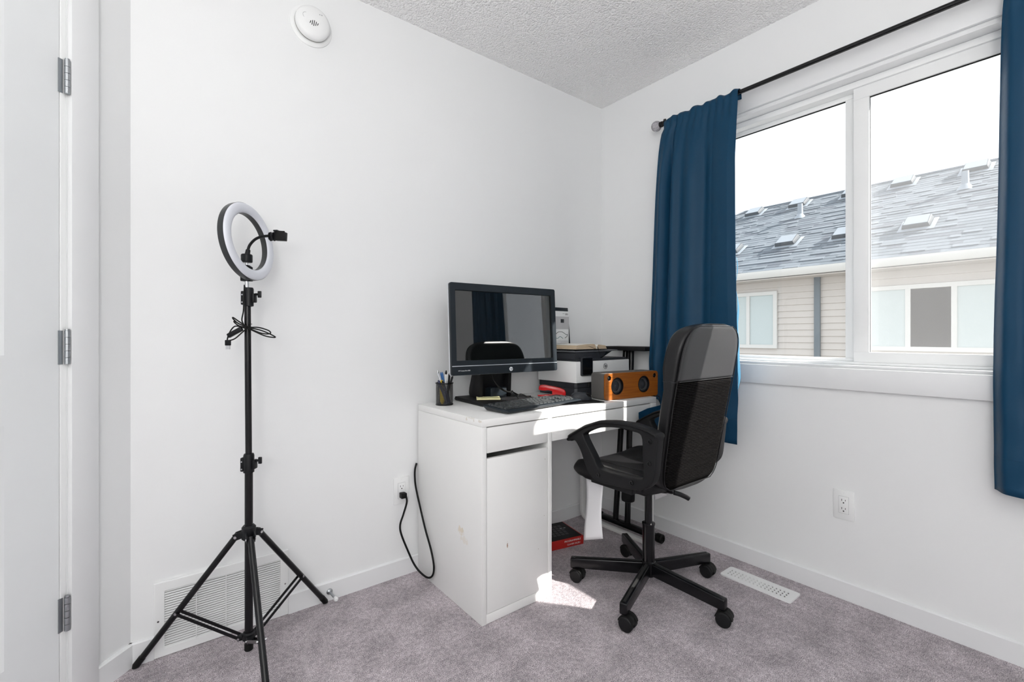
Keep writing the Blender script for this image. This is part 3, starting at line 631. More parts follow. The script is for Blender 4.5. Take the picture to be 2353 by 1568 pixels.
MB().prism([(-.005, .017), (.085, .017), (.094, .035), (.090, .060), (.030, .22), (-.012, .22), (-.012, .15)], .060, .078, 'x').build('stand_arm', M['blackm'], mo, bevel=.004)
MB().prism([(.030, .017), (.080, .017), (.085, .06), (.020, .22), (-.002, .22), (.03, .06)], -.078, .060, 'x').build('stand_column', M['black'], mo)
MB().box(-.045, .045, -.020, .05, .017, .065).build('drive_housing', M['navyb'], mo, bevel=.006)
q = MB(); q.tube(smoothpath([(-.045, -.016, .145), (-.035, -.028, .10), (-.01, -.045, .065), (.03, -.045, .045), (.07, -.02, .040), (.095, .01, .038)], 6), .0045, 8); q.build('power_lead', M['rubber'], mo)
MB().tube(smoothpath([(.095, .01, .036), (.13, .03, .022), (.17, .04, .006), (.20, .03, .004), (.215, .02, .004)], 6), .003, 8).build('usb_lead', M['rubber'], mo)
tilt = math.radians(3.0); PW, PH = .572, .396; zb = .136
R = Matrix.Rotation(-tilt, 4, 'X')
def mp_(x, y, z): return Matrix.Translation((0, -.090, zb)) @ R @ Matrix.Translation((x, y, z))
XA = (1, 0, 0); YA = (0, 0, 1); ZA = (0, -1, 0)
def panelmesh(me, x, y, z, flip=False):
    a = axes((0, 0, 0), (-1, 0, 0) if flip else XA, (0, 0, -1) if flip else YA, ZA)
    return MB().mesh(me, mp_(x, y, z) @ a)
P0 = -PW/2
q = panelmesh(flat([rrect(P0, -P0, 0, PH, .010)], .003, .001), 0, .0085, 0); q.build('back_shell', M['lgrey'], mo)
q = panelmesh(flat([rrect(P0+.034, -P0-.034, .02, PH-.02, .02)], .014, .008), 0, .028, 0); q.build('rear_housing', M['black'], mo)
scr = (P0+.026, -P0-.024, .063, PH-.033)
q = panelmesh(flat([rrect(P0+.001, -P0-.001, .001, PH-.001, .009), [(scr[0], scr[2]), (scr[1], scr[2]), (scr[1], scr[3]), (scr[0], scr[3])]], .006, .0015), 0, -.003, 0); bz = q.build('bezel', M['navyb'], mo)
q = MB(); q.box(scr[0]-.002, scr[1]+.002, -.001, .001, scr[2]-.002, scr[3]+.002); q.v = [tuple(mp_(0, 0, 0) @ Vector(p)) for p in q.v]; q.build('screen', M['screenblk'], mo)
q = MB(); q.box(P0+.003, -P0-.001, -.0115, -.006, .0385, .0415); q.v = [tuple(mp_(0, 0, 0) @ Vector(p)) for p in q.v]; q.build('silver_strip', mat('silver_strip', (.62, .65, .68), .3, metal=.6), mo)
q = panelmesh(flat([circ(0, 0, .0092, 32)], .0006), .013, -.0114, .0185); lg = q.build('logo_disc', mat('logo_silver', (.72, .75, .78), .3), mo)
q = panelmesh(text('hp', .0135, .0003, shear=.35), .0135, -.0121, .0195); q.build('logo_letters', M['ink'], lg)
q = panelmesh(text('HP Compaq Elite 8300', .0062, .0002), P0+.060, -.0108, .020); q.build('model_lettering', M['whiteink'], mo)
q = panelmesh(flat([circ(0, 0, .0035, 20)], .0006), .003, -.0108, PH-.016); q.build('webcam', M['gloss'], mo)
q = panelmesh(flat([circ(0, 0, .0012, 12)], .0006), .032, -.0108, PH-.016); q.build('microphone', M['slot'], mo)
# sticky notes pad
MB_ = MB().box(-.053, .053, -.038, .038, 0, .006); sn = MB_.build('sticky_notes', M['yellow'], bevel=.0005, loc=(-.978, -.185, DT+.0195), rot=(math.radians(0), math.radians(0), math.radians(-32)))
tag(sn, 'pale yellow sticky note pad lying on the black computer base', 'notepad')

# pen cup and pens
CX, CY = -1.158, -.105
cup = thing('pen_cup', (CX, CY, DT), 'black wire mesh pen cup at the left end of the desk', 'pen cup')
CR, CH = .037, .097
q = MB(); nn = 48; q.grid(lambda u, v: (CR*math.cos(2*PI*u), CR*math.sin(2*PI*u), .003+v*(CH-.004)), nn+1, 2)
wl = q.build('cup_wall', M['cup'], cup)
uvl = wl.data.uv_layers.new(name='UVMap')
for lpx in wl.data.loops:
    c = wl.data.vertices[lpx.vertex_index].co; a = math.atan2(c.y, c.x)/(2*PI) % 1
    uvl.data[lpx.index].uv = (a, c.z/CH)
for p in wl.data.polygons:      # mend the seam
    us = [uvl.data[l].uv[0] for l in p.loop_indices]
    if max(us)-min(us) > .5:
        for l in p.loop_indices:
            if uvl.data[l].uv[0] < .5: uvl.data[l].uv[0] += 1
MB().tube([(CR*1.02*math.cos(2*PI*i/40), CR*1.02*math.sin(2*PI*i/40), CH-.001) for i in range(40)], .0024, 8, closed=True).build('cup_rim', M['blackmet'], cup)
MB().lathe([(CR*1.03, 0), (CR*1.05, .003), (CR, .006), (.001, .004)], n=40).build('cup_base', M['blackmet'], cup)
VR = Vector((.788, -.615, 0)); VD = Vector((.615, .788, 0))
def pen(name, label, b, t, ln, r, m1, m2, cap=.3, kind='pen', tip=True):
    # b, t: (sideways, depth) offsets at the bottom and the rim; the pen leans through both
    p0 = VR*b[0]+VD*b[1]+Vector((0, 0, .006)); p1 = VR*t[0]+VD*t[1]+Vector((0, 0, CH)); d = (p1-p0).normalized()
    o = thing(name, (CX+p0.x, CY+p0.y, DT+p0.z), label, kind, group='pens in the mesh cup')
    q = MB().lathe([(r*.4, 0), (r, .012), (r, ln*(1-cap))], d=d, n=10); q.build('barrel', m1, o)
    q = MB().lathe([(r*1.02, ln*(1-cap)), (r*1.02, ln-.008), (r*.6, ln-.004), (r*.6, ln)], d=d, n=10); q.build('cap', m2, o)
    x, yv, _ = frame(d); a = x*(r+.0016)
    MB().bar(a+d*(ln*.72), a+d*(ln-.006), .0024, .0012, up=x).build('clip', M['chrome'] if m2 != M['black'] else M['gloss'], o)
    return o
pen('pen', 'thin silver pen with pointed top, tallest in the cup', (-.006, .010), (-.022, .012), .150, .0034, M['lgrey'], M['chrome'], .35)
pen('pen', 'white pen with black clip leaning at the left of the cup', (.020, .004), (-.014, .004), .147, .0040, M['white'], M['lgrey'])
pen('pen', 'light blue translucent pen behind the navy marker in the cup', (.015, .018), (-.008, .016), .140, .0040, mat('pale_blue_plastic', (.25, .42, .52), .3), M['bluep'])
pen('pen', 'bright blue capped pen near the middle of the cup', (.012, .008), (-.003, .004), .140, .0042, M['bluep'], M['bluep'])
pen('pen', 'white pen with black push button in the middle of the cup', (.0, .0), (.004, .006), .145, .0044, M['white'], M['black'], .12)
pen('pen', 'grey pen with bent wire clip right of middle in the cup', (.006, .015), (.012, .010), .138, .0042, M['lgrey'], M['white'], .3)
pen('pen', 'glossy black pen standing at the right side of the cup', (.014, -.012), (.020, -.008), .135, .0046, M['black'], M['black'])
pen('pen', 'dark brown pen leaning furthest right in the cup', (.0, -.006), (.028, -.004), .128, .0044, M['brownp'], M['black'])
pen('marker', 'thick navy marker slanting across the front of the cup', (.018, -.026), (-.018, -.024), .112, .0062, M['navyp'], M['navyp'], .25, kind='marker')
pen('marker', 'second dark marker with white lettering slanting inside the cup', (.027, -.014), (-.003, -.022), .108, .0058, M['navyp'], M['black'], .25, kind='marker')
pen('highlighter', 'yellow highlighter seen through the left side of the mesh cup', (-.006, -.022), (-.010, -.010), .104, .0100, M['yellowp'], M['yellowp'], .2, kind='highlighter')

# keyboard on the desk
kb = thing('keyboard', (-1.107, -.500, DT+.0035), 'black full-size keyboard lying along the front edge of the desk', 'keyboard', math.radians(7.2))
KW, KD = .470, .146
kt = lambda y: .013+.010*y/KD
MB().add([(.012, .012, 0), (KW-.012, .012, 0), (KW-.012, KD-.012, 0), (.012, KD-.012, 0), (0, 0, .008), (KW, 0, .008), (KW, KD, .018), (0, KD, .018), (.004, .002, .014), (KW-.004, .002, .014), (KW-.004, KD-.003, .023), (.004, KD-.003, .023)],
         [(3, 2, 1, 0)]+[(a+i, a+(i+1) % 4, a+4+(i+1) % 4, a+4+i) for a in (0, 4) for i in range(4)]+[(8, 9, 10, 11)]).build('case', M['navyb'], kb, bevel=.0015)
rows = [(.121, [1, -1, 1, 1, 1, 1, -.5, 1, 1, 1, 1, -.5, 1, 1, 1, 1, -.3, 1, 1, 1]), (.101, [1]*13+[2, -.3, 1, 1, 1, -.3, 1, 1, 1, 1]), (.083, [1.5]+[1]*12+[1.5, -.3, 1, 1, 1, -.3, 1, 1, 1, 1]),
        (.065, [1.75]+[1]*11+[2.25, -.3, -1, -1, -1, -.3, 1, 1, 1]), (.047, [2.25]+[1]*10+[2.75, -.3, -1, 1, -1, -.3, 1, 1, 1, 1]), (.029, [1.25, 1.25, 1.25, 6.25, 1.25, 1.25, 1.25, 1.25, -.3, 1, 1, 1, -.3, 2, 1])]
U = (KW-.020)/22.8; kc = {}
M['key'] = mat('key_plastic', (.055, .060, .062), .3, spec=.3)
for yk, ks in rows:
    x = .011
    for k in ks:
        if k < 0: x += -k*U; continue
        w_ = k*U-.0022
        if k not in kc:
            q = MB(); q.add([(0, 0, 0), (w_, 0, 0), (w_, .0155, 0), (0, .0155, 0), (.0015, .0015, .006), (w_-.0015, .0015, .006), (w_-.0015, .0140, .006), (.0015, .0140, .006)], [(3, 2, 1, 0), (4, 5, 6, 7)]+[(i, (i+1) % 4, 4+(i+1) % 4, 4+i) for i in range(4)])
            o = q.build('key', M['key'], kb, ang=20); kc[k] = o
        else:
            o = kc[k].copy(); COL.objects.link(o)
        o.location = (x, yk-.008, kt(yk-.008)-.0005); o.rotation_euler = (math.atan2(.010, KD), 0, 0); x += k*U
MB().tube(smoothpath([(.24, KD-.004, .012), (.235, KD+.02, .014), (.25, KD+.045, .03), (.29, KD+.06, .035), (.34, KD+.05, .012), (.38, KD+.07, .003)], 5), .0022, 7).build('keyboard_cable', M['rubber'], kb)

# mouse pad, mouse
pad = MB().mesh(flat([rrect(-.235, 0, 0, .165, .008)], .0013), axes((0, 0, .0016), (1, 0, 0), (0, 1, 0), (0, 0, 1))).build('mouse_pad', M['blackm'], loc=(-.545, -.497, DT), rot=(0, 0, math.radians(-13)))
tag(pad, 'thin black mouse pad under the right end of the keyboard', 'mouse pad')
ms = thing('computer_mouse', (-.575, -.375, DT+.003), 'black and grey computer mouse on the mouse pad', 'mouse', math.radians(-118))
def mz(u, v):
    a = 2*PI*u; e = math.cos(v*PI/2)**.55; ex = 1-.12*math.cos(a*1)
    return (.029*math.cos(a)*e*(1+.06*math.sin(2*a)), .052*math.sin(a)*e, .034*math.sin(v*PI/2)**.8*(1-.12*math.sin(a)*e))
q = MB().grid(mz, 32, 12, wrapu=True); q.build('shell', M['dgrey'], ms, ang=80)
q = MB()
for sgn in (-1, 1): q.grid(lambda u, v: tuple(Vector(mz((.08+u*.34) if sgn > 0 else (.08+u*.34), .25+v*.45))*1.012+Vector((sgn*.0006, 0, 0))), 14, 6)
q.build('buttons', M['gloss'], ms, ang=80)
MB().lathe([(.006, -.003), (.0075, -.0015), (.0075, .0015), (.006, .003)], (0, .028, .028), (1, 0, 0), 16).build('scroll_wheel', M['rubber'], ms)

# stapler
stp = thing('stapler', (-.652, -.152, DT), 'red stapler with open jaw between the computer and printer', 'stapler', math.atan2(-.70, .71))
poly = [(.072, 0), (.138, 0), (.1395, .026), (.133, .036), (.112, .045), (.075, .053), (.034, .060), (.016, .060), (.007, .052), (.004, .035), (.030, .032), (.055, .034), (.072, .030)]
MB().prism(poly, -.015, .015, 'y').build('body', M['red'], stp, bevel=.003, seg=3)
MB().prism([(.000, .004), (.045, .001), (.074, .001), (.074, .013), (.0, .010)], -.013, .013, 'y').build('base_arm', M['red'], stp, bevel=.002)
MB().box(.012, .074, -.006, .006, .027, .033).build('staple_magazine', M['dgrey'], stp, bevel=.001)
MB().box(.004, .030, -.006, .006, .010, .0115).build('anvil', M['chrome'], stp)
MB().box(.1385, .1412, -.011, .011, .002, .016).build('rear_slot', M['slot'], stp)
MB().box(.040, .135, -.0150, .0150, .0, .0030).build('rubber_sole', M['rubber'], stp)

# printer
pr = thing('printer', (-.528, -.298, DT), 'white and dark grey inkjet printer at the right back of the desk', 'printer', math.radians(2.0))
W_, D_ = .430, .275
def cham(x0, x1, y0, y1, c): return [(x0+c, y0), (x1-c, y0), (x1, y0+c), (x1, y1), (x0, y1), (x0, y0+c)]
MB().prism(cham(.012, W_-.012, .012, D_, .012), 0, .042, 'z').build('paper_tray', M['dgrey'], pr, bevel=.003)
MB().prism(cham(.010, W_-.010, .012, D_, .012), .043, .070, 'z').build('lower_body', M['dgrey'], pr, bevel=.002)
MB().box(.10, W_-.03, .004, .03, .046, .066).build('output_slot', M['slot'], pr)
MB().prism([(.0, .0), (W_, 0), (W_, D_), (0, D_)], .070, .176, 'z').build('white_shell', M['white'], pr, bevel=.003)
MB().mesh(flat([rrect(.030, .114, .104, .199, .008)], .005, .002), axes((0, -.003, 0), XA, YA, ZA)).build('screen_frame', M['dgrey'], pr)
MB().mesh(flat([rrect(.036, .108, .110, .193, .005)], .001), axes((0, -.0105, 0), XA, YA, ZA)).build('touch_screen', M['gloss'], pr)
MB().mesh(flat([circ(0, 0, .015, 32), circ(0, 0, .0135, 32)], .0006), axes((.224, -.0005, .146), XA, YA, ZA)).build('logo_ring', M['dgrey'], pr)
MB().mesh(text('hp', .024, .0006, shear=.35), axes((.225, -.0005, .148), XA, YA, ZA)).build('logo_letters', M['dgrey'], pr)
MB().prism([(.01, .176), (.010, .188), (W_-.015, .188), (W_-.012, .176)], .006, D_-.004, 'y').build('scanner_lid', M['dgrey'], pr, bevel=.002)
MB().prism([(.004, .186), (.004, .214), (.008, .222), (.250, .222), (.230, .200), (.185, .186)], .012, D_-.03, 'y').build('document_feeder', M['dgrey'], pr, bevel=.004)
MB().prism([(-.002, .222), (-.002, .229), (.340, .231), (.340, .226), (.250, .222)], .008, D_-.005, 'y').build('feeder_tray', mat('mid_grey_plastic', (.10, .105, .115), .45), pr, bevel=.0015)
MB().prism([(.180, .187), (.230, .187), (.325, .226), (.230, .226)], .03, D_-.06, 'y').build('tray_support', M['gloss'], pr)

# open book on the printer
bk = thing('open_book', (-.355, -.170, DT+.2325), 'thick open book with yellowed page edges lying on top of the printer', 'book', math.radians(1))
def leafblock(s, wd, h):
    def fn(u, v):
        x = wd*u; return x, h*(min(1, (u/.14)**.5 if u < .14 else 1))*(1-.22*u*u)
    n = 16; top = [fn(i/n, 0) for i in range(n+1)]
    pts = [(s*x, z) for x, z in top]+[(s*(wd+.010), .004), (s*.001, .004)]
    return pts
for s, wd, h, z0 in ((-1, .148, .030, 0), (1, .070, .026, 0)):
    pts = leafblock(s, wd, h)
    MB().prism(pts, -.105, .072, 'y').build('page_block', M['pedge'], bk)
    q = MB(); top = [(p[0], p[1]+.0005) for p in pts[:-2]]; q.prism(top+[(p[0], p[1]+.0006) for p in reversed(top)], -.1055, .0725, 'y'); q.build('top_page', M['pages'], bk)
MB().box(-.163, .084, -.110, .076, 0, .003).build('cover', M['blackm'], bk, bevel=.001)
MB().tube(smoothpath([(.0, -.104, .016), (.003, -.112, .008), (.006, -.114, -.010), (.014, -.114, -.026)], 5), .0011, 6).build('ribbon_marker', M['blackm'], bk)

# lens tissue dispenser behind the book
ts = thing('tissue_dispenser', (-.425, -.050, DT+.2325), 'black and white lens tissue dispenser box standing upside down behind the book', 'dispenser', math.radians(3))
MB().prism([(-.085, 0), (.085, 0), (.062, .226), (-.062, .226)], -.026, .030, 'y').build('black_backing', M['navyb'], ts, bevel=.002)
MB().box(-.060, .060, -.034, -.026, .002, .206).build('white_front', M['white'], ts, bevel=.001)
MB().box(-.060, .060, -.0344, -.0338, .108, .177).build('grey_band', mat('band_grey', (.50, .50, .51), .5), ts)
def onbox(me, x, z, flip=True): return MB().mesh(me, axes((x, -.0346, z), (-1, 0, 0) if flip else XA, (0, 0, -1) if flip else YA, ZA))
onbox(text('100', .016), .043, .191).build('count_lettering', M['ink'], ts)
onbox(text('TISSUES', .005), .018, .193).build('small_lettering', M['inkgrey'], ts)
onbox(text('Sight Savers', .024), -.012, .018).build('name_lettering', M['ink'], ts)
for z, w2 in ((.044, .08), (.038, .06), (.030, .09)): MB().box(.054-w2, .054, -.0348, -.0341, z, z+.0012).build('print_line', M['inkgrey'], ts)
MB().box(-.006, .020, -.0348, -.0341, .143, .163).build('printed_square', M['ink'], ts)
gl = [(-.062, .078), (-.03, .100), (-.010, .104), (.01, .102), (.040, .088), (.048, .090), (.046, .080), (.028, .070), (.012, .068), (-.003, .076), (-.012, .078), (-.030, .068), (-.05, .072)]
MB().tube(smoothpath([(a, -.0345, c-.010) for a, c in gl[:8]], 5), .0013, 6).build('printed_spectacles', M['ink'], ts)
MB().tube(smoothpath([(a, -.0345, c-.010) for a, c in gl[8:]], 5), .0013, 6).build('printed_spectacles', M['inkteal'], ts)

# speaker
sp = thing('speaker', (-.506, -.462, DT), 'bamboo fronted portable speaker with grey fabric ends on the desk front edge', 'speaker', math.radians(-5))
SW, SH, SD = .365, .128, .092
def face(me, x, y, z): return MB().mesh(me, axes((x, y, z), XA, YA, ZA))
face(flat([rrect(.0, SW, 0, SH, .016)], SD/2-.006, .003), 0, SD/2+.006, 0).build('fabric_body', M['fabricg'], sp)
holes = [circ(.078, .064, .041, 36), circ(.262, .064, .041, 36), circ(.024, .104, .0115, 20), circ(.340, .104, .0115, 20)]
face(flat([rrect(.0, SW, 0.001, SH-.001, .015)]+holes, .0045, .0015), 0, .002, 0).build('bamboo_front', M['wood'], sp)
for x in (.078, .262):
    q = MB().lathe([(.0405, .000), (.0400, -.004), (.037, -.004), (.0355, .008), (.034, .008)], (x, 0, .064), (0, 1, 0), 36, cap=False); q.build('woofer_ring', M['black'], sp)
    MB().lathe([(.0355, .006), (.028, .010), (.012, .004), (.010, .001), (.001, -.001)], (x, 0, .064), (0, 1, 0), 32, cap=False).build('woofer_cone', M['dgrey'], sp)
for x in (.024, .340):
    MB().lathe([(.0115, -.002), (.010, .002), (.006, .002), (.003, -.001), (.001, -.0015)], (x, 0, .104), (0, 1, 0), 20, cap=False).build('tweeter', M['gloss'], sp)
MB().tube(smoothpath([(SW-.035, .004, .001), (SW-.03, -.012, .0015), (SW-.028, -.030, .001), (SW-.028, -.0385, -.006), (SW-.028, -.040, -.028)], 5), .0016, 7).build('charging_cable', M['rubber'], sp)

# keyboard box under the desk
kx = thing('keyboard_box', (-.62, -.15, 0), 'flat black and red keyboard box on the carpet under the desk', 'box', math.radians(-12))
MB().box(-.23, .185, -.095, .10, .0, .042).build('box_body', M['redcard'], kx, bevel=.0015)
MB().box(-.229, .178, -.088, .0985, .0421, .0432).build('box_top', M['blackm'], kx)
q = MB()
for r in range(5):
    for k in range(14): q.box(-.20+k*.024+r*.003, -.183+k*.024+r*.003, -.05+r*.024, -.033+r*.024, .0432, .0437)
o = q.build('printed_keys', mat('print_dark_grey', (.03, .03, .032), .5), kx); o['kind'] = 'stuff'
for x in (.118, .140): MB().box(x, x+.012, .02, .027, .0432, .0437).build('printed_icon', M['inkgrey'], kx)
MB().mesh(text('PROGRAMMABLE', .0125, .0002), axes((.120, -.0953, .030), XA, YA, ZA)).build('box_lettering', M['whiteink'], kx)
MB().mesh(text('CLAVIER DE JEU', .0110, .0002), axes((.126, -.0953, .013), XA, YA, ZA)).build('box_lettering', M['whiteink'], kx)

# ------------------------------------------------------------------ office chair
CHX, CHY = -.558, -.740
ch = thing('office_chair', (CHX, CHY, 0), 'black office swivel chair with armrests and mesh back in front of the desk', 'chair')
MB().lathe([(.020, .058), (.028, .062), (.029, .118), (.025, .122)], n=28).build('hub', M['blackmet'], ch)
MB().lathe([(.0245, .115), (.0245, .268), (.0265, .270), (.0265, .276), (.016, .278)], n=28).build('column_sheath', M['gloss'], ch)
MB().cyl((0, 0, .27), (0, 0, .428), .0155, n=24).build('gas_spring', M['blackmet'], ch)
MB().lathe([(.021, .396), (.021, .420), (.03, .426)], n=24).build('column_collar', M['black'], ch)
ang0 = 56
leg0 = None; cs0 = None
for k in range(5):
    a = math.radians(ang0+72*k)
    if leg0 is None:
        q = MB(); L1 = .322; hw = .0145
        q.add([(.022, -hw, .066), (.022, hw, .066), (.022, hw, .116), (.022, -hw, .116), (L1, -hw, .056), (L1, hw, .056), (L1, hw, .098), (L1, -hw, .098)], [(0, 1, 2, 3), (7, 6, 5, 4), (0, 4, 5, 1), (1, 5, 6, 2), (2, 6, 7, 3), (3, 7, 4, 0)])
        leg0 = q.build('base_leg', M['blackmet'], ch, bevel=.005, seg=3, rot=(0, 0, a))
        q = MB(); q.add([(.030, -.0055, .1163), (.030, .0055, .1163), (L1-.012, .0055, .0990), (L1-.012, -.0055, .0990)], [(0, 1, 2, 3)]); q.build('leg_groove', M['slot'], leg0)
    else: copy_tree(leg0, ch, rot=(0, 0, a))
cas_rot = [100, 200, 20, -60, 150]
for k in range(5):
    a = math.radians(ang0+72*k); p = (.303*math.cos(a), .303*math.sin(a), 0)
    cr_ = math.radians([88, 108, 102, 106, 94][k])
    if cs0 is None:
        q = MB()
        prof_ = [(.028*math.cos(t), .028*math.sin(t)) for t in [math.radians(-30+i*15) for i in range(17)]]
        hood = [(x-.012, z+.027) for x, z in prof_]+[(-.030, .012)]
        q.prism([(x-.012, z+.0275) for x, z in [(.0295*math.cos(math.radians(d)), .0295*math.sin(math.radians(d))) for d in range(-25, 186, 15)]]+[(-.020, .018), (.010, .016)], -.0085, .0085, 'y')
        q.tube([(.0, 0, .045), (0, 0, .060)], .011, 14)
        cs0 = q.build('caster', M['rubber'], ch, loc=p, rot=(0, 0, cr_), bevel=.0015)
        for s in (-1, 1):
            MB().lathe([(.0265, .0), (.0268, .003), (.0268, .013), (.023, .0165), (.012, .0175), (.001, .0178)], (-.012, s*.009, .027), (0, s, 0), 28).build('wheel', M['blackm'], cs0)
            MB().prism([(x-.012, z+.0275) for x, z in [(.0300*math.cos(math.radians(d)), .0300*math.sin(math.radians(d))) for d in range(10, 171, 16)]]+[(x-.012, z+.0275) for x, z in [(.0275*math.cos(math.radians(d)), .0275*math.sin(math.radians(d))) for d in range(170, 9, -16)]], s*.008, s*.022, 'y').build('wheel_hood', M['rubber'], cs0)
    else: copy_tree(cs0, ch, loc=p, rot=(0, 0, cr_))
# seat
def seatfn(u, v):
    a = 2*PI*u; m_ = 5.0
    c, s = math.cos(a), math.sin(a); cx = math.copysign(abs(c)**(2/m_), c); sy = math.copysign(abs(s)**(2/m_), s)
    # v 0..1 from bottom centre over the rim to the top centre
    if v < .3: r = v/.3*.93; e = 0
    elif v < .7: t = (v-.3)/.4; r = .93+.07*math.sin(t*PI); e = t
    else: r = .93*(1-(v-.7)/.3); e = 1
    x = cx*r*.218; y = sy*r*.212+.060
    yn = sy*r
    top = .520+.018*min(1, abs(cx*r)**3)-.012*(1-abs(r))+.006*yn
    if yn > .55: top -= .055*((yn-.55)/.45)**2
    bot = .455+(.004 if yn > .5 else 0)
    return (x, y, bot*(1-e)+top*e)
MB().grid(seatfn, 64, 26, wrapu=True).build('seat', M['leather'], ch, ang=75)
MB().tube(smoothpath([(.12*s if False else x, y, z) for x, y, z in [(-.12, .20, .524), (-.125, .12, .5225), (-.12, .0, .521), (-.10, -.13, .521)]], 6), .0012, 6).build('seat_seam', M['blackm'], ch)
MB().box(-.17, .17, -.11, .20, .447, .459).build('seat_board', M['blackm'], ch, bevel=.006)
MB().prism([(-.13, .458), (.10, .458), (.07, .430), (-.05, .424), (-.12, .438)], -.055, .055, 'x').build('tilt_mechanism', M['black'], ch, bevel=.006)
MB().tube([(-.03, -.10, .438), (-.09, -.165, .462), (-.112, -.190, .474)], [.005, .005, .005], 8).build('height_lever', M['blackm'], ch)
MB().tube(smoothpath([(-.112, -.190, .474), (-.096, -.204, .468), (-.080, -.217, .459), (-.070, -.225, .452)], 4), .0085, 10).build('lever_handle', M['blackm'], ch)
# backrest: body lofted along its height
ZB0, ZB1, WB = .474, 1.094, .197
def byc(z): return -.190-.104*(max(0, z-.5)/.59)**1.1           # rear surface, local y
def bw(z):
    zc = (ZB0+ZB1)/2; t = abs(z-zc)/((ZB1-ZB0)/2); e = max(0, 1-t**(7 if z > zc else 13))**(1/3.2)
    base = WB*(.945+.055*min(1, max(0, (z-.5)/.3)))
    return base*e
def bth(z):
    zc = (ZB0+ZB1)/2; t = abs(z-zc)/((ZB1-ZB0)/2); return (.058+.022*max(0, min(1, (z-.86)/.08)))*max(.0, 1-t**18)**.5
def bsec(u, v):
    z = ZB0+.0005+(ZB1-ZB0-.001)*(.5-.5*math.cos(PI*v)); a = 2*PI*u; c, s = math.cos(a), math.sin(a); m_ = 7
    x = bw(z)*math.copysign(abs(c)**(2/m_), c); th = bth(z)
    y = math.copysign(abs(s)**(2/4.5), s)*th/2
    return (x, byc(z)+.030+(th-.058)/2+y+(.0), z)
q = MB().grid(bsec, 72, 60, wrapu=True); n_ = 72*60
q.f.append(tuple(range(72))); q.mi.append(0); q.f.append(tuple(range(n_-1, n_-73, -1))); q.mi.append(0)
q.build('backrest', M['leather'], ch, ang=60)
def rear(z0, z1, inset, name, m, off):
    def fn(u, v):
        z = z0+(z1-z0)*v; w_ = max(.001, bw(z)-inset); x = (2*u-1)*w_
        ed = max(0, abs(2*u-1)-.9)/.1
        return (x, byc(z)-.0005-off+.004*ed**2+(.004 if (v > .999 or v < .001) else 0), z)
    q = MB().grid(fn, 24, 26); o = q.build(name, m, ch, ang=60, solid=.002); return o
tag(rear(.888, ZB1-.006, .005, 'upper_rear_panel', M['leatherg'], .0015), 'smooth grey vinyl panel')
tag(rear(ZB0+.012, .8875, .006, 'lower_rear_panel', M['mesh'], .0010), 'ribbed black mesh panel')
zz = [ZB0+.012+(ZB1-.010-ZB0-.012)*i/40 for i in range(41)]
pts = [(-(bw(z)-.003), byc(z)-.001, z) for z in zz]+[((bw(z)-.003), byc(z)-.001, z) for z in reversed(zz)]
MB().tube(pts, .0018, 8, closed=True).build('piping', M['leather'], ch)
MB().tube([(-bw(.888)+.001, byc(.888)+.055-i*.006, .888-.002*math.sin(i)) for i in range(10)], .0012, 6).build('side_seam', M['dgrey'], ch)
MB().tube([((2*i/20-1)*(bw(.888)-.012), byc(.888)-.0035, .888) for i in range(21)], .0012, 6).build('rear_seam', M['leather'], ch)
# armrests
outer = [(-.532, .619), (-.533, .633), (-.570, .657), (-.619, .686), (-.680, .711), (-.742, .724), (-.806, .730), (-.857, .729), (-.903, .725), (-.947, .716), (-.965, .706), (-.964, .676), (-.958, .620), (-.950, .560), (-.933, .528), (-.903, .506), (-.865, .496), (-.785, .488), (-.707, .484), (-.671, .490), (-.643, .512), (-.622, .550), (-.600, .592), (-.572, .622), (-.550, .616)]
inner = [(-.624, .660), (-.680, .687), (-.742, .702), (-.806, .708), (-.857, .705), (-.896, .695), (-.901, .633), (-.904, .560), (-.890, .542), (-.826, .537), (-.742, .534), (-.698, .540), (-.671, .577), (-.636, .623), (-.622, .645)]
def sm2(l, n=4): return [(p.x, p.y) for p in smoothpath([(a, b_, 0) for a, b_ in l], n, True)]
ol = [(a-CHY, b_) for a, b_ in sm2(outer)]; il = [(a-CHY, b_) for a, b_ in sm2(inner)]
am = flat([ol, il], .013, .006, 3)
for s in (-1, 1):
    q = MB(); q.mesh(am, axes((.230 if s > 0 else -.244, .022 if s > 0 else 0, 0), (0, 1, 0), (0, 0, 1), (1, 0, 0)))
    ar = q.build('armrest', M['blackm'], ch, ang=50)
    def padf(u, v):
        yk = [-.530, -.545, -.58, -.63, -.70, -.78, -.86, -.93, -.962, -.966]; zk = [.624, .642, .664, .692, .718, .729, .731, .722, .711, .700]
        t = v*(len(yk)-1); i = min(int(t), len(yk)-2); f_ = t-i
        y_ = yk[i]*(1-f_)+yk[i+1]*f_; z_ = zk[i]*(1-f_)+zk[i+1]*f_; w_ = .028 if .08 < v < .95 else .020; a = 2*PI*u
        return ((.232 if s > 0 else -.246)+w_*math.cos(a), y_-CHY+(.022 if s > 0 else 0), z_-.004+.0085*math.sin(a))
    q = MB().grid(padf, 16, 40, wrapu=True); q.f += [tuple(range(16)), tuple(range(16*40-1, 16*39-1, -1))]; q.mi += [0, 0]; q.build('arm_pad', M['blackm'], ar, ang=60)
    for y_, z_ in ((-.935, .682), (-.932, .605), (-.700, .512), (-.858, .520)):
        MB().lathe([(.0085, 0), (.0085, .003), (.006, .0035), (.0055, .001), (.001, .001)], (.2485 if s > 0 else -.2625, y_-CHY+(.022 if s > 0 else 0), z_), (s, 0, 0), 16).build('arm_screw', M['gloss'], ar)
    MB().box(min(s*.215, s*.240), max(s*.215, s*.240), -.10, .10, .465, .498).build('arm_mount', M['blackm'], ar, bevel=.004)
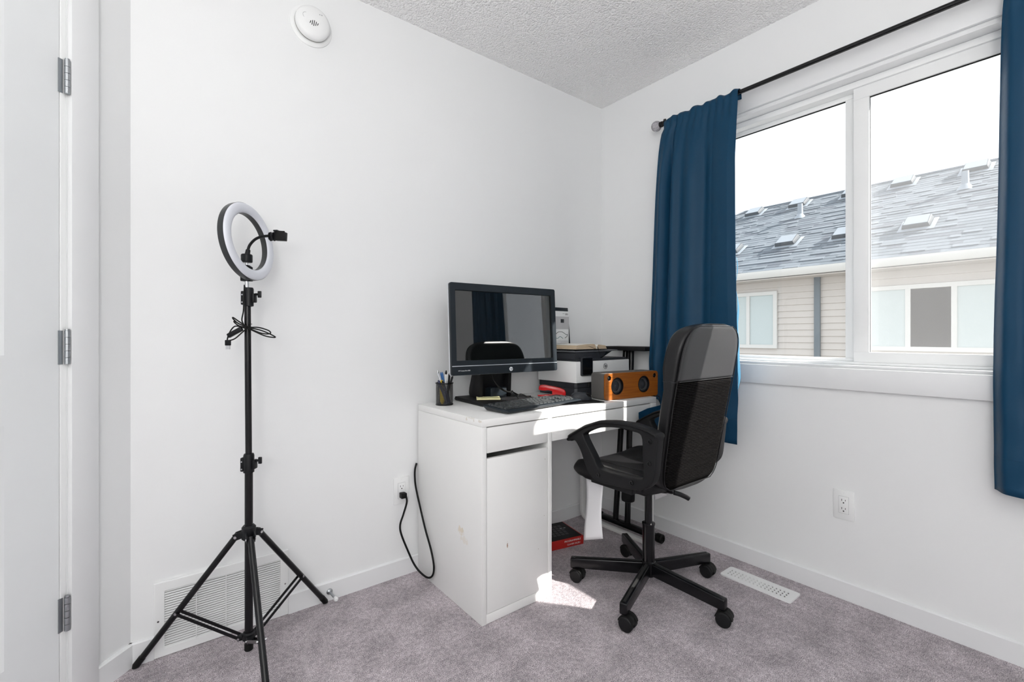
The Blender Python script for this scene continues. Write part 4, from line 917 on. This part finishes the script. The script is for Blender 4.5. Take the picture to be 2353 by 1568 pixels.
# paper label sheets hanging under the seat
def sheet(x0, pts, par):
    q = MB()
    q.grid(lambda u, v: (x0+.006*math.sin(v*5+u*2)+(.02*v), *[a*(1-u)+b_*u for a, b_ in zip((pts[0][0]*(1-v)+pts[1][0]*v, pts[0][1]*(1-v)+pts[1][1]*v), (pts[2][0]*(1-v)+pts[3][0]*v, pts[2][1]*(1-v)+pts[3][1]*v))]), 8, 16)
    return q.build('paper_label', M['paper'], par, ang=60, solid=.0008)
sheet(-.165, [(-.545-CHY, .448), (-.519-CHY, .168), (-.635-CHY, .448), (-.617-CHY, .205)], ch)
sheet(.150, [(-.645-CHY, .448), (-.655-CHY, .310), (-.715-CHY, .448), (-.712-CHY, .345)], ch)

# ------------------------------------------------------------------ ring light on tripod
TX, TY = -1.932, -.191
tr = thing('ring_light', (TX, TY, 0), 'white ring light with phone clip on a black tripod stand by the left wall', 'ring light')
MB().cyl((0, 0, .045), (0, 0, .640), .0122, n=20).build('lower_pole', M['blackmet'], tr)
MB().cyl((0, 0, .62), (-.004, 0, 1.198), .0098, n=20).build('upper_pole', M['blackmet'], tr)
def colr(z, r, knob=True):
    q = MB(); q.lathe([(r-.001, -.036), (r+.004, -.034), (r+.004, .020), (r+.002, .026)], (0, 0, z), n=20); q.box(r-.004, r+.018, -.009, .009, z-.028, z+.010) if False else None
    c = q.build('clamp_collar', M['black'], tr)
    MB().bar(VR*(r+.002)+Vector((0, 0, z-.008)), VR*(r+.012)+Vector((0, 0, z-.008)), .02, .03).build('clamp_lug', M['black'], c, bevel=.003)
    MB().bar(-VR*(r)+Vector((0, 0, z-.008)), -VR*(r+.010)+Vector((0, 0, z-.008)), .024, .045).build('clamp_lug', M['black'], c, bevel=.003)
    if knob:
        MB().cyl(VR*(r+.010)+Vector((0, 0, z+.004)), VR*(r+.020)+Vector((0, 0, z+.004)), .004, n=10).build('knob_shaft', M['black'], c)
        MB().bar(VR*(r+.019)+Vector((0, 0, z+.004)), VR*(r+.030)+Vector((0, 0, z+.004)), .007, .022).build('wing_knob', M['black'], c, bevel=.002)
    for dz in (-.022, .002): MB().lathe([(.0028, 0), (.0022, .0012)], -VR*(r+.004)-VD*.0125+Vector((0, 0, z+dz)), -VD, 10).build('rivet', M['chrome'], c)
colr(.640, .0122); colr(1.180, .0105)
hub = MB().lathe([(.017, .388), (.021, .392), (.021, .428), (.016, .434)], n=24).build('leg_hub', M['black'], tr)
lh = MB().lathe([(.016, .062), (.019, .066), (.019, .084), (.015, .088)], n=24).build('brace_hub', M['black'], tr)
MB().lathe([(.011, .028), (.013, .030), (.013, .05)], n=18).build('pole_foot', M['rubber'], tr)
for a in (150, 30, 270):
    d = Vector((math.cos(math.radians(a)), math.sin(math.radians(a)), 0)); s_ = Vector((-d.y, d.x, 0)); Z = Vector((0, 0, 1))
    p0 = d*.034+Z*.405; p1 = d*.333+Z*.009
    lg_ = MB().tube([p0, p1], .0095, 16).build('leg', M['blackmet'], tr)
    MB().tube([p1-(p1-p0).normalized()*.03, p1, p1+Z*-.004], .0105, 14).build('foot', M['rubber'], lg_)
    for t in (-1, 1): MB().bar(d*.014+s_*t*.011+Z*.408, d*.042+s_*t*.011+Z*.398, .004, .022).build('hub_cheek', M['black'], lg_, bevel=.002)
    MB().cyl(d*.036+s_*.015+Z*.400, d*.036-s_*.015+Z*.400, .0045, n=12).build('bolt', M['chrome'], lg_)
    m0 = p0+(p1-p0)*.60
    for t in (-1, 1): MB().bar(d*.026+s_*t*.0105+Z*.072, m0+s_*t*.0105, .003, .009).build('brace', M['blackmet'], lg_)
    MB().cyl(m0+s_*.0135, m0-s_*.0135, .0040, n=12).build('bolt', M['chrome'], lg_)
    MB().cyl(d*.027+s_*.014+Z*.072, d*.027-s_*.014+Z*.072, .0036, n=12).build('bolt', M['chrome'], lg_)
    MB().bar(d*.012+Z*.073, d*.034+Z*.070, .018, .016).build('brace_lug', M['black'], lg_, bevel=.002)
# ring
n_ = Vector((.735, -.665, .12)).normalized(); sx = Vector((0, 0, 1)).cross(n_).normalized(); up = n_.cross(sx)
RC = Vector((-.006, 0, 1.353))
def ringsweep(prof, n=72):
    q = MB(); vs = []
    for i in range(n):
        a = 2*PI*i/n; rad = sx*math.cos(a)+up*math.sin(a)
        vs += [RC+rad*r+n_*h for r, h in prof]
    k = len(prof); fs = [(i*k+j, i*k+(j+1) % k, ((i+1) % n)*k+(j+1) % k, ((i+1) % n)*k+j) for i in range(n) for j in range(k)]
    return q.add(vs, fs)
ringsweep([(.0925, -.008), (.1245, -.008), (.1255, -.005), (.1255, .011), (.0915, .011), (.0915, -.005)]).build('ring_housing', mat('ring_back_black', (.022, .024, .026), .35), tr)
ringsweep([(.0925, .011)]+[(.1085-.0162*math.cos(PI*i/8), .011+.0085*math.sin(PI*i/8)) for i in range(9)]+[(.1245, .011)]).build('ring_diffuser', M['diff'], tr)
def rl(a, s, z): return n_.xy.to_3d().normalized()*a+VD*s*0+Vector((0, 0, z))   # a along the ring axis
ax = Vector((n_.x, n_.y, 0)).normalized()
def nz(a, z, s=0): return Vector((-.006, 0, 0))+ax*a+Vector((0, 0, z))+sx*s
MB().bar(nz(.0, 1.244), nz(.0, 1.226), .032, .022, up=sx).build('ring_bracket', M['black'], tr, bevel=.003)
MB().cyl((-.005, 0, 1.196), (-.006, 0, 1.230), .006, n=16).build('spigot', M['chrome'], tr)
MB().lathe([(.0155, 0), (.0175, .003), (.0175, .010), (.009, .016)], nz(.000, 1.262), (0, 0, 1), 20).build('ball_base', M['black'], tr)
MB().cyl(nz(0, 1.274), nz(0, 1.292), .004, n=12).build('mount_screw', M['chrome'], tr)
MB().lathe([(.0155, 0), (.017, .002), (.017, .024), (.015, .027)], nz(.000, 1.287), (0, 0, 1), 14).build('clamp_knob', M['black'], tr, bevel=.001)
MB().lathe([(.008, 0), (.007, .016), (.005, .018)], nz(.002, 1.312), (.15, 0, 1), 12).build('neck_end', M['black'], tr)
gp = smoothpath([nz(.004, 1.326), nz(.010, 1.343), nz(.026, 1.360), nz(.045, 1.369), nz(.066, 1.372), nz(.080, 1.372)], 8)
MB().tube(gp, [.0042+.0004*(i % 2) for i in range(len(gp))], 10).build('gooseneck', M['black'], tr)
MB().lathe([(.010, 0), (.015, .002), (.015, .005), (.012, .007), (.012, .012), (.015, .014), (.015, .017), (.010, .019)], nz(.078, 1.370), ax, 8).build('ball_nut', M['black'], tr)
ph = MB().bar(nz(.097, 1.371), nz(.132, 1.369), .020, .028).build('phone_clip', M['black'], tr, bevel=.002)
MB().bar(nz(.098, 1.386), nz(.112, 1.386), .030, .005).build('clip_jaw', M['black'], ph, bevel=.001)
MB().bar(nz(.104, 1.371, -.012), nz(.134, 1.369, -.012), .004, .031).build('clip_pad', M['rubber'], ph, bevel=.001)
# bundled usb cable hanging on the pole; coordinates sideways and up
def cb(pts, r=.0021, name='usb_cable', m=None, n=5):
    return MB().tube(smoothpath([VR*a-VD*(.014+c)+Vector((0, 0, z)) for a, z, c in pts], n), r, 7).build(name, m or M['rubber'], tr)
cb([(-.012, 1.214, -.010), (-.007, 1.195, 0), (-.006, 1.165, .004), (-.007, 1.13, .004), (-.012, 1.10, .004), (-.002, 1.082, .006), (.010, 1.077, .008)])
cb([(.006, 1.078, .006), (-.022, 1.088, .004), (-.042, 1.103, 0), (-.040, 1.108, .004), (-.020, 1.095, .006), (.008, 1.078, .004), (.040, 1.076, 0), (.072, 1.066, .0), (.078, 1.056, .004), (.050, 1.058, .006), (.008, 1.076, .008)])
cb([(.006, 1.075, .010), (-.020, 1.082, .008), (-.038, 1.092, 0), (-.036, 1.096, .004), (-.016, 1.086, .006), (.010, 1.077, .010), (.050, 1.066, .0), (.088, 1.049, .0), (.092, 1.044, .004), (.060, 1.050, .006), (.008, 1.074, .008)])
cb([(.0, 1.074, .010), (-.030, 1.080, .010), (-.048, 1.060, .010), (-.054, 1.038, .012), (-.050, 1.034, .012), (-.030, 1.040, .012), (-.010, 1.058, .010), (.006, 1.072, .010)])
MB().bar(VR*-.008-VD*.024+Vector((0, 0, 1.073)), VR*-.052-VD*.026+Vector((0, 0, 1.048)), .012, .015).build('inline_switch', M['black'], tr, bevel=.003)
MB().bar(VR*-.052-VD*.026+Vector((0, 0, 1.036)), VR*-.052-VD*.026+Vector((0, 0, 1.018)), .008, .017, up=VR).build('usb_plug', M['black'], tr, bevel=.002)
MB().bar(VR*-.052-VD*.026+Vector((0, 0, 1.018)), VR*-.052-VD*.026+Vector((0, 0, 1.006)), .005, .012, up=VR).build('usb_contact', M['chrome'], tr)
cb([(.012, 1.083, .006), (.016, 1.086, .008), (.022, 1.087, .006)], .0010, 'wire_tie')
for z in (.052,):
    MB().bar(VR*.0-VD*.017+Vector((0, 0, .066)), VR*.055-VD*.030+Vector((0, 0, .080)), .010, .010).build('brace_handle', M['nickel'], tr, bevel=.002) if False else None

# ------------------------------------------------------------------ the house across
HX, EX, EZ, RXX, RZZ = 8.15, 7.70, 2.37, 11.5, 4.65
ho = thing('neighbour_house', (HX, 0, -3.2), 'beige sided house with grey shingle roof seen through the window', 'house')
def hv(mb): mb.v = [(p[0]-HX, p[1], p[2]+3.2) for p in mb.v]; return mb
Y0h, Y1h = -7.0, 7.95
hv(MB().box(HX, RXX+3.3, Y0h, Y1h, -3.2, 2.20)).build('wall', M['siding'], ho)
bd = None
zb_ = -.10
while zb_ < 2.17:
    if bd is None:
        q = MB().prism([(HX-.002, 0), (HX-.026, .004), (HX-.024, .012), (HX-.006, .127), (HX-.002, .127)], Y0h, Y1h, 'y')
        q.v = [(p[0]-HX, p[1], p[2]) for p in q.v]; bd = q.build('siding_board', M['siding'], ho, loc=(0, 0, zb_+3.2))
    else:
        o = bd.copy(); COL.objects.link(o); o.location = (0, 0, zb_+3.2)
    zb_ += .127
hv(MB().box(EX, HX+.02, Y0h, Y1h+.45, 2.195, 2.215)).build('soffit', M['siding'], ho)
hv(MB().prism([(EX-.12, 2.36), (EX-.12, 2.30), (EX-.07, 2.225), (EX, 2.225), (EX, 2.36), (EX-.10, 2.345)], Y0h, Y1h+.45, 'y')).build('gutter', M['fascia'], ho)
# roof deck, front slope and hip
run = RXX-EX; sl2 = (RZZ-EZ)/run; YR = 4.60; YE = YR+run
hv(MB().add([(EX, Y0h, EZ-.03), (EX, YE, EZ-.03), (RXX, YR, RZZ-.03), (RXX, Y0h, RZZ-.03), (RXX+run, YE, EZ-.03), (RXX+run, Y0h, EZ-.03)], [(0, 1, 2, 3), (1, 4, 2), (3, 2, 4, 5)])).build('roof', M['shC'], ho)
q = MB(); rg = random.Random(5); nc = 33; sv = Vector((1, 0, sl2)); slen = run/nc; nr = Vector((-sl2, 0, 1)).normalized()
for c in range(nc):
    x0 = EX+c*slen; x1 = x0+slen*1.25; yend = YE-(x0-EX); yy = Y0h
    if x1 > RXX: x1 = RXX
    while yy < yend:
        wd = rg.uniform(.12, .42); y1 = min(yend, yy+wd); th = rg.choice((.010, .010, .022)); q.cur = rg.choice((0, 0, 1, 1, 1, 2)) 
        z0 = EZ+(x0-EX)*sl2; z1 = EZ+(x1-EX)*sl2; cut = max(0, y1-(YE-(x1-EX))) if y1 > YE-(x1-EX) else 0
        a = [Vector((x0, yy, z0)), Vector((x0, y1, z0)), Vector((x1, max(yy, y1-cut), z1)), Vector((x1, yy, z1))]
        tp = [a[0]+nr*th, a[1]+nr*th, a[2]+nr*.004, a[3]+nr*.004]
        q.add(a+tp, [(4, 5, 6, 7), (0, 1, 5, 4), (1, 2, 6, 5), (3, 0, 4, 7)]); yy = y1
hv(q); o = q.build('shingles', [M['shA'], M['shB'], M['shC']], ho, ang=20); o['kind'] = 'stuff'
hv(MB().tube([(RXX, Y0h, RZZ+.01), (RXX, YR, RZZ+.01)], .035, 8)).build('ridge_cap', M['shB'], ho)
hv(MB().tube([(RXX, YR, RZZ+.01), (EX, YE, EZ+.01)], .035, 8)).build('ridge_cap', M['shB'], ho)
def onroof(x, y, h=0): return Vector((x, y, EZ+(x-EX)*sl2+.015))+nr*h
vm = None
for x, y in ((11.15, 4.16), (11.15, 3.04), (11.15, 1.86), (11.15, .92), (11.15, -.25), (8.87, 2.42), (8.84, 3.62), (8.84, 1.33), (8.83, .22)):
    base = onroof(x, y); lc = Vector((base.x-HX, base.y, base.z+3.2))
    if vm is None:
        q = MB(); ux = Vector((1, 0, sl2)).normalized(); uy = Vector((0, 1, 0))
        def rp(a, b_, h): return ux*a+uy*b_+nr*h
        q.add([rp(-.20, -.20, .03), rp(-.20, .20, .03), rp(.20, .20, .03), rp(.20, -.20, .03), rp(-.20, -.18, .11), rp(-.20, .18, .11), rp(.16, .17, .13), rp(.16, -.17, .13)], [(3, 2, 1, 0), (4, 5, 6, 7), (0, 1, 5, 4), (1, 2, 6, 5), (2, 3, 7, 6), (3, 0, 4, 7)])
        vm = q.build('roof_vent', M['ventm'], ho, bevel=.01, loc=lc)
        q = MB(); q.add([rp(-.26, -.26, .008), rp(-.26, .26, .008), rp(.26, .26, .008), rp(.26, -.26, .008), rp(-.2, -.2, .03), rp(-.2, .2, .03), rp(.2, .2, .03), rp(.2, -.2, .03)], [(0, 1, 5, 4), (1, 2, 6, 5), (2, 3, 7, 6), (3, 0, 4, 7)]); q.build('vent_flange', M['flash'], vm)
        q = MB(); q.add([rp(-.19, -.17, .112), rp(-.19, .17, .112), rp(.15, .16, .132), rp(.15, -.16, .132)], [(0, 1, 2, 3)]); q.build('vent_lid', M['flash'], vm)
    else: copy_tree(vm, ho, loc=lc)
for x, y in ((10.35, 2.72), (10.30, -.20)):
    b_ = onroof(x, y); b_ = Vector((b_.x-HX, b_.y, b_.z+3.2))
    o = MB().lathe([(.16, -.08), (.10, .0), (.06, .05), (.055, .30), (.045, .30), (.045, .10)], b_, (0, 0, 1), 16).build('vent_pipe', M['flash'], ho)
# downspout
hv(MB().box(HX-.075, HX-.026, 1.535, 1.640, -3.2, 2.20)).build('downspout', M['down'], ho, bevel=.006)
def farwin(y0, y1, z0, z1, muls):
    cw_ = .075
    q = MB(); q.mesh(flat([[(y0, z0), (y1, z0), (y1, z1), (y0, z1)], [(y0+cw_, z0+cw_), (y1-cw_, z0+cw_), (y1-cw_, z1-cw_), (y0+cw_, z1-cw_)]], .02), axes((HX-.045, 0, 0), (0, 1, 0), (0, 0, 1), (-1, 0, 0)))
    hv(q); fo = q.build('window', M['fascia'], ho)
    ys = [y0+cw_]+list(muls)+[y1-cw_]
    for m_ in muls: hv(MB().box(HX-.060, HX-.03, m_-.035, m_+.035, z0+cw_, z1-cw_)).build('mullion', M['fascia'], fo)
    for a, c in zip(ys[:-1], ys[1:]): hv(MB().box(HX-.035, HX-.030, a, c, z0+cw_, z1-cw_)).build('pane', M['farglass'], fo)
farwin(2.325, 3.85, .79, 1.985, (2.92,))
farwin(-1.25, .90, .79, 1.93, (.212, -.372))
gd = MB().box(-6, 40, -30, 30, -3.4, -3.2).build('ground', M['ground']); gd['kind'] = 'structure'
